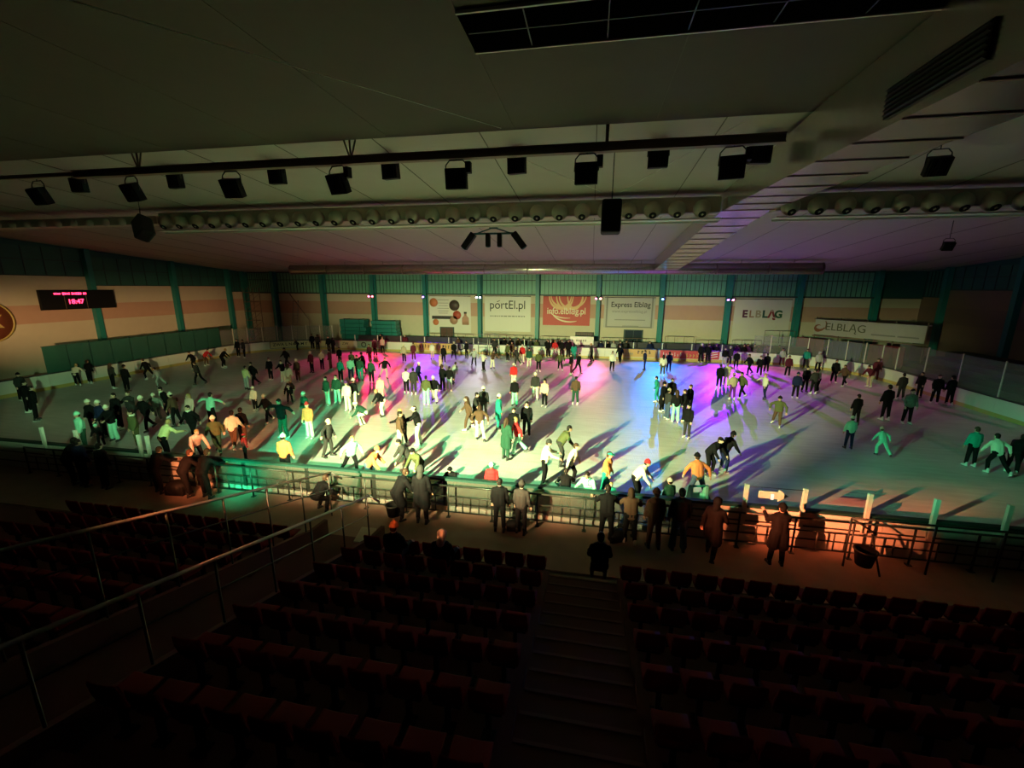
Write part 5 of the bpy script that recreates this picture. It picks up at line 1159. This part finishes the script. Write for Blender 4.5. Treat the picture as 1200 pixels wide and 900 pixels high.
    (4.09, 24.22, 0.00, 1.72, 'st', 330, 'K', 'K', 'hatK', True, 'person, all in black, black hat, mid-ice below bare wall bay', 'skaters on the ice', True),
    (4.75, 25.43, 0.00, 1.70, 'st', 270, 'K', 'K', 'dk', False, 'person, all in black, upright, mid-ice below bare wall bay, first from scoreboard side', 'skaters on the ice', True),
    (4.14, 22.83, 0.00, 1.66, 'st', 30, 'C', 'J', 'hatE', False, 'person, charcoal jacket, denim trousers, beige hat, mid-ice below bare wall bay', 'skaters on the ice', True),
    (4.47, 22.30, 0.00, 1.72, 'st', 90, 'K', 'M', 'long_br', False, 'person, black jacket, mint trousers, long brown hair, mid-ice below bare wall bay', 'skaters on the ice', True),
    (4.95, 22.68, 0.00, 1.70, 'st', 180, 'K', 'K', 'dk', False, 'person, all in black, upright, mid-ice below bare wall bay, second from scoreboard side', 'skaters on the ice', True),
    (5.50, 24.00, 0.00, 1.68, 'st', 200, 'K', 'C', 'dk', False, 'person, black jacket, charcoal trousers, mid-ice below bare wall bay', 'skaters on the ice', True),
    (4.56, 19.92, 0.00, 1.65, 'st', 230, 'K', 'C', 'dk', False, 'person, black jacket, charcoal trousers, by front boards below bare wall bay', 'skaters on the ice', True),
    (4.50, 15.94, 0.00, 1.68, 'be', 320, 'K', 'K', 'capK', False, 'person, all in black, black cap, by front boards below bare wall bay', 'skaters on the ice', True),
    (3.60, 13.64, 0.00, 1.66, 'gl', 100, 'O', 'J', 'hatK', False, 'person, orange jacket, denim trousers, black hat, by front boards below bare wall bay', 'skaters on the ice', True),
    (5.08, 16.21, 0.00, 1.70, 'be', 30, 'K', 'N', 'hatK', False, 'person, black jacket, navy trousers, black hat, by front boards below bare wall bay', 'skaters on the ice', True),
    (10.17, 42.00, 0.00, 1.78, 'st', 270, 'K', 'K', 'hatW', False, 'person, all in black, cream hat, at far boards below bare wall bay', 'skaters on the ice', True),
    (10.79, 42.00, 0.00, 1.78, 'st', 100, 'K', 'K', 'dk', False, 'person, all in black, at far boards below bare wall bay', 'skaters on the ice', True),
    (8.86, 30.91, 0.00, 1.72, 'st', 60, 'K', 'K', 'dk', False, 'person, all in black, upright, mid-ice below bare wall bay, third from scoreboard side', 'skaters on the ice', True),
    (9.57, 31.86, 0.00, 1.66, 'st', 90, 'Y', 'Y', 'hair_bl', False, 'person, all in pale yellow, blond hair, mid-ice below bare wall bay', 'skaters on the ice', True),
    (8.81, 27.86, 0.00, 1.70, 'st', 100, 'E', 'X', 'hatE', False, 'person, beige jacket, purple trousers, beige hat, mid-ice below bare wall bay', 'skaters on the ice', True),
    (9.53, 28.43, 0.00, 1.72, 'wk', 200, 'V', 'K', 'dk', False, 'person, olive jacket, black trousers, mid-ice below tall white banner', 'skaters on the ice', True),
    (11.86, 40.65, 0.00, 1.65, 'st', 270, 'K', 'L', 'dk', False, 'person, black jacket, light grey trousers, at far boards below bare wall bay', 'skaters on the ice', True),
    (12.45, 41.22, 0.00, 1.70, 'st', 240, 'C', 'K', 'hatL', False, 'person, charcoal jacket, black trousers, light grey hat, at far boards below bare wall bay', 'skaters on the ice', True),
    (12.52, 39.52, 0.00, 1.55, 'st', 260, 'K', 'K', 'dk', False, 'person, all in black, upright, at far boards below tall white banner, first from scoreboard side', 'skaters on the ice', True),
    (12.71, 36.89, 0.00, 1.70, 'wk', 200, 'K', 'K', 'dk', False, 'person, all in black, striding, at far boards below tall white banner', 'skaters on the ice', True),
    (13.28, 36.31, 0.00, 1.70, 'wk', 250, 'K', 'K', 'scarfW', False, 'person, all in black, cream scarf, mid-ice below tall white banner', 'skaters on the ice', True),
    (14.22, 37.57, 0.00, 1.68, 'st', 90, 'K', 'K', 'dk', False, 'person, all in black, upright, at far boards below tall white banner, second from scoreboard side', 'skaters on the ice', True),
    (10.90, 28.50, 0.00, 1.66, 'ho', 190, 'W', 'N', 'hair_bl', False, 'person, cream jacket, navy trousers, blond hair, mid-ice below tall white banner', 'skaters on the ice', True),
    (15.36, 36.42, 0.00, 1.72, 'st', 270, 'U', 'K', 'dk', False, 'person, maroon jacket, black trousers, mid-ice below tall white banner', 'skaters on the ice', True),
    (12.92, 29.13, 0.00, 1.68, 'st', 260, 'N', 'K', 'hatN', False, 'person, navy jacket, black trousers, navy hat, mid-ice below tall white banner', 'skaters on the ice', True),
    (14.30, 31.10, 0.00, 1.75, 'st', 280, 'K', 'K', 'dk', False, 'person, all in black, upright, mid-ice below long corner banner, first from scoreboard side', 'skaters on the ice', True),
    (14.58, 30.55, 0.00, 1.70, 'st', 100, 'C', 'K', 'dk', False, 'person, charcoal jacket, black trousers, mid-ice below long corner banner', 'skaters on the ice', True),
    (15.13, 31.21, 0.00, 1.66, 'ho', 180, 'W', 'K', 'hair_br', False, 'person, cream jacket, black trousers, brown hair, mid-ice below long corner banner', 'skaters on the ice', True),
    (16.95, 41.64, 0.00, 1.60, 'st', 260, 'L', 'U', 'dk', False, 'person, light grey jacket, maroon trousers, at far boards below tall white banner', 'skaters on the ice', True),
    (18.79, 39.28, 0.00, 1.72, 'st', 270, 'L', 'K', 'hoodL', False, 'person, light grey jacket, black trousers, light grey hood, at far boards below long corner banner', 'skaters on the ice', True),
    (18.56, 40.83, 0.00, 1.72, 'st', 240, 'T', 'C', 'dk', False, 'person, teal jacket, charcoal trousers, at far boards below long corner banner', 'skaters on the ice', True),
    (9.44, 22.68, 0.00, 1.68, 'gl', 240, 'V', 'B', 'hatK', False, 'person, olive jacket, brown trousers, black hat, mid-ice below tall white banner', 'skaters on the ice', True),
    (17.81, 34.72, 0.00, 1.76, 'st', 270, 'K', 'K', 'dk', False, 'person, all in black, upright, mid-ice below long corner banner, second from scoreboard side', 'skaters on the ice', True),
    (17.92, 33.61, 0.00, 1.60, 'wk', 200, 'B', 'K', 'dk', False, 'person, brown jacket, black trousers, mid-ice below long corner banner', 'skaters on the ice', True),
    (19.65, 33.69, 0.00, 1.72, 'be', 200, 'U', 'E', 'dk', False, 'person, maroon jacket, beige trousers, mid-ice below long corner banner', 'skaters on the ice', True),
    (21.30, 36.13, 0.00, 1.72, 'st', 260, 'U', 'U', 'dk', False, 'person, all in maroon, mid-ice below long corner banner', 'skaters on the ice', True),
    (15.51, 24.93, 0.00, 1.92, 'st', 100, 'K', 'K', 'dk', False, 'person, all in black, upright, mid-ice below long corner banner, fourth from scoreboard side', 'skaters on the ice', True),
    (19.29, 30.01, 0.00, 1.70, 'st', 90, 'C', 'C', 'dk', False, 'person, all in charcoal, mid-ice below long corner banner', 'skaters on the ice', True),
    (20.95, 31.01, 0.00, 1.65, 'st', 200, 'K', 'K', 'dk', False, 'person, all in black, upright, mid-ice below long corner banner, fifth from scoreboard side', 'skaters on the ice', True),
    (16.23, 24.48, 0.00, 1.85, 'st', 270, 'G', 'K', 'dk', False, 'person, grey jacket, black trousers, mid-ice below long corner banner', 'skaters on the ice', True),
    (20.73, 29.39, 0.00, 1.80, 'st', 260, 'K', 'K', 'dk', False, 'person, all in black, upright, mid-ice below long corner banner, sixth from scoreboard side', 'skaters on the ice', True),
    (21.30, 29.13, 0.00, 1.80, 'st', 100, 'K', 'K', 'hatK', False, 'person, all in black, black hat, mid-ice below unlit end boards', 'skaters on the ice', True),
    (13.51, 23.79, 0.00, 1.60, 'st', 100, 'K', 'K', 'dk', False, 'person, all in black, upright, mid-ice below long corner banner, third from scoreboard side', 'skaters on the ice', True),
    (11.24, 19.94, 0.00, 1.45, 'st', 90, 'M', 'N', 'hatW', False, 'person, mint jacket, navy trousers, cream hat, by front boards below long corner banner', 'skaters on the ice', True),
    (12.14, 19.33, 0.00, 1.25, 'gl', 100, 'M', 'M', 'hatP', False, 'child, all in mint, pale pink hat, by front boards below long corner banner', 'skaters on the ice', True),
    (14.87, 18.71, 0.00, 1.62, 'st', 90, 'T', 'K', 'hair_br', False, 'person, teal jacket, black trousers, brown hair, by front boards below unlit end boards', 'skaters on the ice', True),
    (15.16, 18.05, 0.00, 1.62, 'gl', 90, 'W', 'K', 'dk', False, 'person, cream jacket, black trousers, by front boards below unlit end boards', 'skaters on the ice', True),
    (15.77, 18.17, 0.00, 1.66, 'be', 30, 'K', 'K', 'dk', False, 'person, all in black, by front boards below unlit end boards', 'skaters on the ice', True),
    (16.74, 18.83, 0.00, 1.62, 'st', 60, 'L', 'K', 'dk', False, 'person, light grey jacket, black trousers, by front boards below unlit end boards', 'skaters on the ice', True),
    (-1.00, 15.65, 0.00, 1.75, 'be', 20, 'V', 'C', 'dk', False, 'person, olive jacket, charcoal trousers, by front boards below red banner', 'skaters on the ice', True),
    (-1.41, 13.91, 0.00, 1.68, 'fr', 10, 'W', 'K', 'hatC', False, 'person, cream jacket, black trousers, charcoal hat, by front boards below red banner', 'skaters on the ice', True),
    (-0.52, 14.02, 0.00, 1.66, 'gl', 350, 'W', 'K', 'hair_br', False, 'person, cream jacket, black trousers, brown hair, by front boards below red banner', 'skaters on the ice', True),
    (0.68, 13.36, 0.00, 1.62, 'ho', 350, 'O', 'T', 'capT', False, 'person, orange jacket, teal trousers, teal cap, by front boards below grey banner', 'skaters on the ice', True),
    (1.60, 13.25, 0.00, 1.62, 'be', 350, 'W', 'K', 'hatR', False, 'person, cream jacket, black trousers, red hat, by front boards below grey banner', 'skaters on the ice', True),
    (0.18, 12.20, 0.00, 1.55, 'ln', 250, 'M', 'K', 'scarfM', False, 'person, mint jacket, black trousers, mint scarf, by front boards below red banner', 'skaters on the ice', True),
    (0.80, 12.20, 0.00, 1.10, 'st', 270, 'T', 'K', 'hair_bl', False, 'child, teal jacket, black trousers, blond hair, by front boards below grey banner', 'skaters on the ice', True),
    (-2.88, 12.20, 0.00, 1.42, 'st', 270, 'R', 'K', 'helmM', False, 'person, red jacket, black trousers, mint helmet, by front boards below white banner', 'skaters on the ice', True),
    (-4.18, 12.20, 0.00, 1.32, 'ln', 270, 'K', 'K', 'hatK', False, 'person, all in black, black hat, by front boards below picture banner', 'skaters on the ice', True),
    (-0.56, 12.20, 0.00, 1.38, 'ln', 90, 'K', 'K', 'dk', False, 'person, all in black, by front boards below red banner', 'skaters on the ice', True),
    (2.49, 12.20, 0.00, 1.35, 'st', 120, 'D', 'K', 'hatW', False, 'person, dark green jacket, black trousers, cream hat, by front boards below bare wall bay', 'skaters on the ice', True),
    (-4.65, 10.75, 0.00, 1.80, 'st', 95, 'K', 'K', 'hoodC', True, 'person, all in black, charcoal hood, outside front railing below picture banner', 'people at the front railing', False),
    (-5.43, 10.75, 0.00, 1.68, 'be', 60, 'K', 'K', 'dk', True, 'person, all in black, outside front railing below picture banner', 'people at the front railing', False),
    (-2.32, 10.75, 0.00, 1.62, 'st', 95, 'K', 'K', 'dk', False, 'person, all in black, outside front railing below white banner', 'people at the front railing', False),
    (-1.70, 10.75, 0.00, 1.60, 'st', 80, 'C', 'K', 'hatC', False, 'person, charcoal jacket, black trousers, charcoal hat, outside front railing below white banner', 'people at the front railing', False),
    (0.65, 10.75, 0.00, 1.66, 'ln', 90, 'K', 'K', 'dk', False, 'person, all in black, outside front railing below grey banner', 'people at the front railing', False),
    (1.27, 10.75, 0.00, 1.62, 'ln', 90, 'B', 'K', 'long_br', False, 'person, brown jacket, black trousers, long brown hair, outside front railing below grey banner', 'people at the front railing', False),
    (1.89, 10.75, 0.00, 1.70, 'st', 100, 'B', 'B', 'hatB', False, 'person, all in brown, brown hat, outside front railing below grey banner', 'people at the front railing', False),
    (2.51, 10.75, 0.00, 1.78, 'st', 95, 'K', 'J', 'dk', False, 'person, black jacket, denim trousers, outside front railing below bare wall bay', 'people at the front railing', False),
    (3.31, 10.62, 0.00, 1.68, 'wk', 60, 'K', 'K', 'hoodK', True, 'person, all in black, black hood, outside front railing below bare wall bay', 'people at the front railing', False),
    (4.84, 10.60, 0.00, 1.66, 'ph', 92, 'K', 'K', 'hatK', True, 'person, all in black, black hat, outside front railing below tall white banner', 'people at the front railing', False),
    (-12.16, 10.75, 0.00, 1.72, 'ln', 90, 'K', 'K', 'dk', False, 'person, all in black, outside front railing below far ladder corner', 'people at the front railing', False),
    (-12.91, 10.75, 0.00, 1.66, 'ln', 70, 'K', 'K', 'hair_br', False, 'person, all in black, brown hair, outside front railing below far ladder corner', 'people at the front railing', False),
    (-17.63, 10.75, 0.00, 1.72, 'ln', 80, 'K', 'K', 'dk', False, 'person, all in black, leaning, outside front railing below teal shields, first from scoreboard side', 'people at the front railing', False),
    (-17.01, 10.75, 0.00, 1.72, 'st', 90, 'N', 'K', 'dk', False, 'person, navy jacket, black trousers, outside front railing below teal shields', 'people at the front railing', False),
    (-16.12, 10.75, 0.00, 1.64, 'st', 90, 'K', 'K', 'dk', False, 'person, all in black, upright, outside front railing below teal shields', 'people at the front railing', False),
    (-14.03, 10.75, 0.00, 1.66, 'ln', 90, 'K', 'K', 'dk', False, 'person, all in black, leaning, outside front railing below teal shields, second from scoreboard side', 'people at the front railing', False),
    (-7.94, 10.52, 0.00, 1.60, 'cr', 80, 'K', 'K', 'dk', False, 'person, all in black, outside front railing below the climbing ladder', 'people at the front railing', False),
    (11.56, 10.75, 0.00, 1.75, 'st', 100, 'K', 'K', 'dk', True, 'person, all in black, outside front railing below unlit end boards', 'people at the front railing', False),
    (-10.16, 44.10, -0.05, 1.62, 'st', 265, 'K', 'K', 'dk', False, 'onlooker, black jacket, standing behind far boards, below white banner, first from scoreboard side', 'people behind the far boards', False),
    (-9.51, 43.75, -0.05, 1.65, 'st', 270, 'C', 'K', 'dk', False, 'onlooker, charcoal jacket, below white banner', 'people behind the far boards', False),
    (-8.96, 44.10, -0.05, 1.68, 'st', 275, 'K', 'K', 'hatK', False, 'onlooker, black jacket, black hat, below white banner', 'people behind the far boards', False),
    (-8.23, 43.75, -0.05, 1.71, 'st', 265, 'K', 'K', 'dk', False, 'onlooker, black jacket, standing behind far boards, below white banner, second from scoreboard side', 'people behind the far boards', False),
    (-7.50, 44.10, -0.05, 1.74, 'st', 270, 'B', 'K', 'long_br', False, 'onlooker, brown jacket, long brown hair, below white banner', 'people behind the far boards', False),
    (-6.86, 43.75, -0.05, 1.77, 'st', 275, 'K', 'K', 'dk', False, 'onlooker, black jacket, standing behind far boards, below white banner, third from scoreboard side', 'people behind the far boards', False),
    (-6.14, 44.10, -0.05, 1.62, 'st', 265, 'C', 'K', 'hatE', False, 'onlooker, charcoal jacket, beige hat, below white banner', 'people behind the far boards', False),
    (-5.51, 43.75, -0.05, 1.65, 'st', 270, 'V', 'K', 'dk', False, 'onlooker, olive jacket, below red banner', 'people behind the far boards', False),
    (-4.44, 44.10, -0.05, 1.68, 'st', 275, 'K', 'K', 'dk', False, 'onlooker, black jacket, standing behind far boards, below red banner, first from scoreboard side', 'people behind the far boards', False),
    (-3.91, 43.75, -0.05, 1.71, 'st', 265, 'K', 'K', 'long_dk', False, 'onlooker, black jacket, long dark hair, below red banner', 'people behind the far boards', False),
    (-3.21, 44.10, -0.05, 1.74, 'st', 270, 'C', 'K', 'dk', False, 'onlooker, charcoal jacket, below red banner', 'people behind the far boards', False),
    (-2.16, 43.75, -0.05, 1.77, 'st', 275, 'K', 'K', 'dk', False, 'onlooker, black jacket, standing behind far boards, below red banner, second from scoreboard side', 'people behind the far boards', False),
    (1.02, 44.10, -0.05, 1.62, 'st', 265, 'N', 'K', 'hatK', False, 'onlooker, navy jacket, black hat, below grey banner', 'people behind the far boards', False),
    (1.70, 43.75, -0.05, 1.65, 'st', 270, 'K', 'K', 'dk', False, 'onlooker, black jacket, standing behind far boards, below grey banner, first from scoreboard side', 'people behind the far boards', False),
    (2.29, 44.10, -0.05, 1.68, 'st', 275, 'L', 'K', 'hair_bl', False, 'onlooker, light grey jacket, blond hair, below grey banner', 'people behind the far boards', False),
    (2.95, 43.75, -0.05, 1.71, 'st', 265, 'K', 'K', 'dk', False, 'onlooker, black jacket, standing behind far boards, below grey banner, second from scoreboard side', 'people behind the far boards', False),
    (3.54, 44.10, -0.05, 1.74, 'st', 270, 'C', 'K', 'dk', False, 'onlooker, charcoal jacket, below grey banner', 'people behind the far boards', False),
    (5.75, 43.75, -0.05, 1.77, 'st', 275, 'N', 'K', 'dk', False, 'onlooker, navy jacket, below grey banner', 'people behind the far boards', False),
    (11.39, 44.10, -0.05, 1.62, 'st', 265, 'X', 'K', 'dk', False, 'onlooker, purple jacket, below bare wall bay', 'people behind the far boards', False),
    (11.93, 43.75, -0.05, 1.65, 'st', 270, 'K', 'K', 'hatX', False, 'onlooker, black jacket, purple hat, below bare wall bay', 'people behind the far boards', False),
    (13.90, 44.12, -0.05, 1.68, 'st', 275, 'X', 'K', 'dk', False, 'onlooker, purple jacket, standing behind far boards, below tall white banner, first from scoreboard side', 'people behind the far boards', False),
    (14.37, 43.72, -0.05, 1.71, 'st', 265, 'K', 'K', 'dk', False, 'onlooker, black jacket, standing behind far boards, below tall white banner, first from scoreboard side', 'people behind the far boards', False),
    (14.83, 44.14, -0.05, 1.74, 'st', 270, 'X', 'K', 'long_dk', False, 'onlooker, purple jacket, long dark hair, below tall white banner', 'people behind the far boards', False),
    (15.30, 43.73, -0.05, 1.77, 'st', 275, 'K', 'K', 'dk', False, 'onlooker, black jacket, standing behind far boards, below tall white banner, second from scoreboard side', 'people behind the far boards', False),
    (15.80, 44.10, -0.05, 1.62, 'st', 265, 'C', 'K', 'dk', False, 'onlooker, charcoal jacket, below tall white banner', 'people behind the far boards', False),
    (16.39, 43.75, -0.05, 1.65, 'st', 270, 'X', 'K', 'dk', False, 'onlooker, purple jacket, standing behind far boards, below tall white banner, second from scoreboard side', 'people behind the far boards', False),
    (17.57, 44.10, -0.05, 1.68, 'st', 275, 'K', 'K', 'hatK', False, 'onlooker, black jacket, black hat, below tall white banner', 'people behind the far boards', False),
    (-13.94, 43.75, -0.05, 1.71, 'st', 265, 'B', 'K', 'dk', False, 'onlooker, brown jacket, below picture banner', 'people behind the far boards', False),
    (-23.07, 44.10, -0.05, 1.74, 'st', 270, 'K', 'K', 'dk', False, 'onlooker, black jacket, below the crash mats', 'people behind the far boards', False),
    (-20.02, 43.75, -0.05, 1.77, 'st', 275, 'U', 'K', 'hair_bl', False, 'onlooker, maroon jacket, blond hair, below picture banner', 'people behind the far boards', False),
    (0.42, 8.62, 0.20, 1.70, 'si', 90, 'K', 'K', 'dk', False, 'dark figure seated alone on the aisle end of the front row', 'people in the red seats', False),
    (-4.05, 7.70, 0.48, 1.70, 'si', 90, 'K', 'K', 'hatO', False, 'seated person in black with mustard hat, second row beside the stairwell', 'people in the red seats', False),
    (-2.95, 7.70, 0.48, 1.62, 'si', 90, 'K', 'K', 'hoodW', False, 'seated person with white hood laid back, second row between aisle and stairwell', 'people in the red seats', False),
]
AID = (3.54, 13.15, 0)
BAGS = [(-1.93, 10.90, 'black bag at the feet of two onlookers by the railing', 1.0, M_black), (0.97, 10.90, 'small dark bag on the kick strip under the railing', 1.1, M_black), (-13.36, 10.90, 'long black bag lying behind the front railing', 1.6, M_black)]
PHONES = [(4.74, 11.05, 1.62, R(90), 'white phone held up by the dark figure at the railing')]
for a in PEOPLE: person(*a)
# things people hold or lean on, and things on the walkway
def phone(x, y, z, rz, label):
    t = thing('phone', label, 'phone', (x, y, z), rz); q = MB(); q.box((0, 0, 0), (0.012, 0.085, 0.17)); q.build('case', M_bootw, t, bevel=0.004); q = MB(); q.box((-0.007, 0, 0), (0.003, 0.075, 0.155)); q.build('screen', mat('lit_screen', (0.3, 0.3, 0.3), 0.3, emit=(0.75, 0.9, 0.8), es=0.9), t)
t = thing('skating_aid', 'teal plastic skating aid pushed along the front boards', 'skating aid', AID, R(100))
q = MB()
for y in (-0.24, 0.24): q.prism([(-0.32, y - 0.05, 0), (0.30, y - 0.05, 0), (0.12, y - 0.05, 0.78), (-0.02, y - 0.05, 0.78), (-0.14, y - 0.05, 0.16), (-0.28, y - 0.05, 0.08)], (0, 0, 0), (0, 0.1, 0))
q.build('side_frame', CM['M'], t, bevel=0.02)
q = MB(); q.bar((0.05, -0.3, 0.76), (0.05, 0.3, 0.76), 0.035); q.build('handle_bar', CM['T'], t)
q = MB(); q.box((0.08, 0, 0.38), (0.06, 0.42, 0.3)); q.build('front_panel', CM['M'], t, bevel=0.02)
def bag(x, y, label, s, col):
    t = thing('bag', label, 'bag', (x, y, 0), R(random.uniform(-30, 30))); q = MB(); q.ball((0, 0, 0.15 * s), (0.25 * s, 0.16 * s, 0.16 * s), 16, 10); q.box((0, 0, 0.1 * s), (0.42 * s, 0.24 * s, 0.2 * s)); me = voxel(q, 0.02, 2, 'bag_body')
    o = bpy.data.objects.new('bag_body', me); C.objects.link(o); o.parent = t; me.materials.append(col)
    q = MB(); pts = [(0.16 * s * math.cos(R(a)), 0, 0.26 * s + 0.15 * s * math.sin(R(a))) for a in range(0, 181, 30)]
    for a, c in zip(pts, pts[1:]): q.bar(a, c, 0.014, n=6)
    q.build('strap', M_black, t)
for a in BAGS: bag(*a)
for a in PHONES: phone(*a)
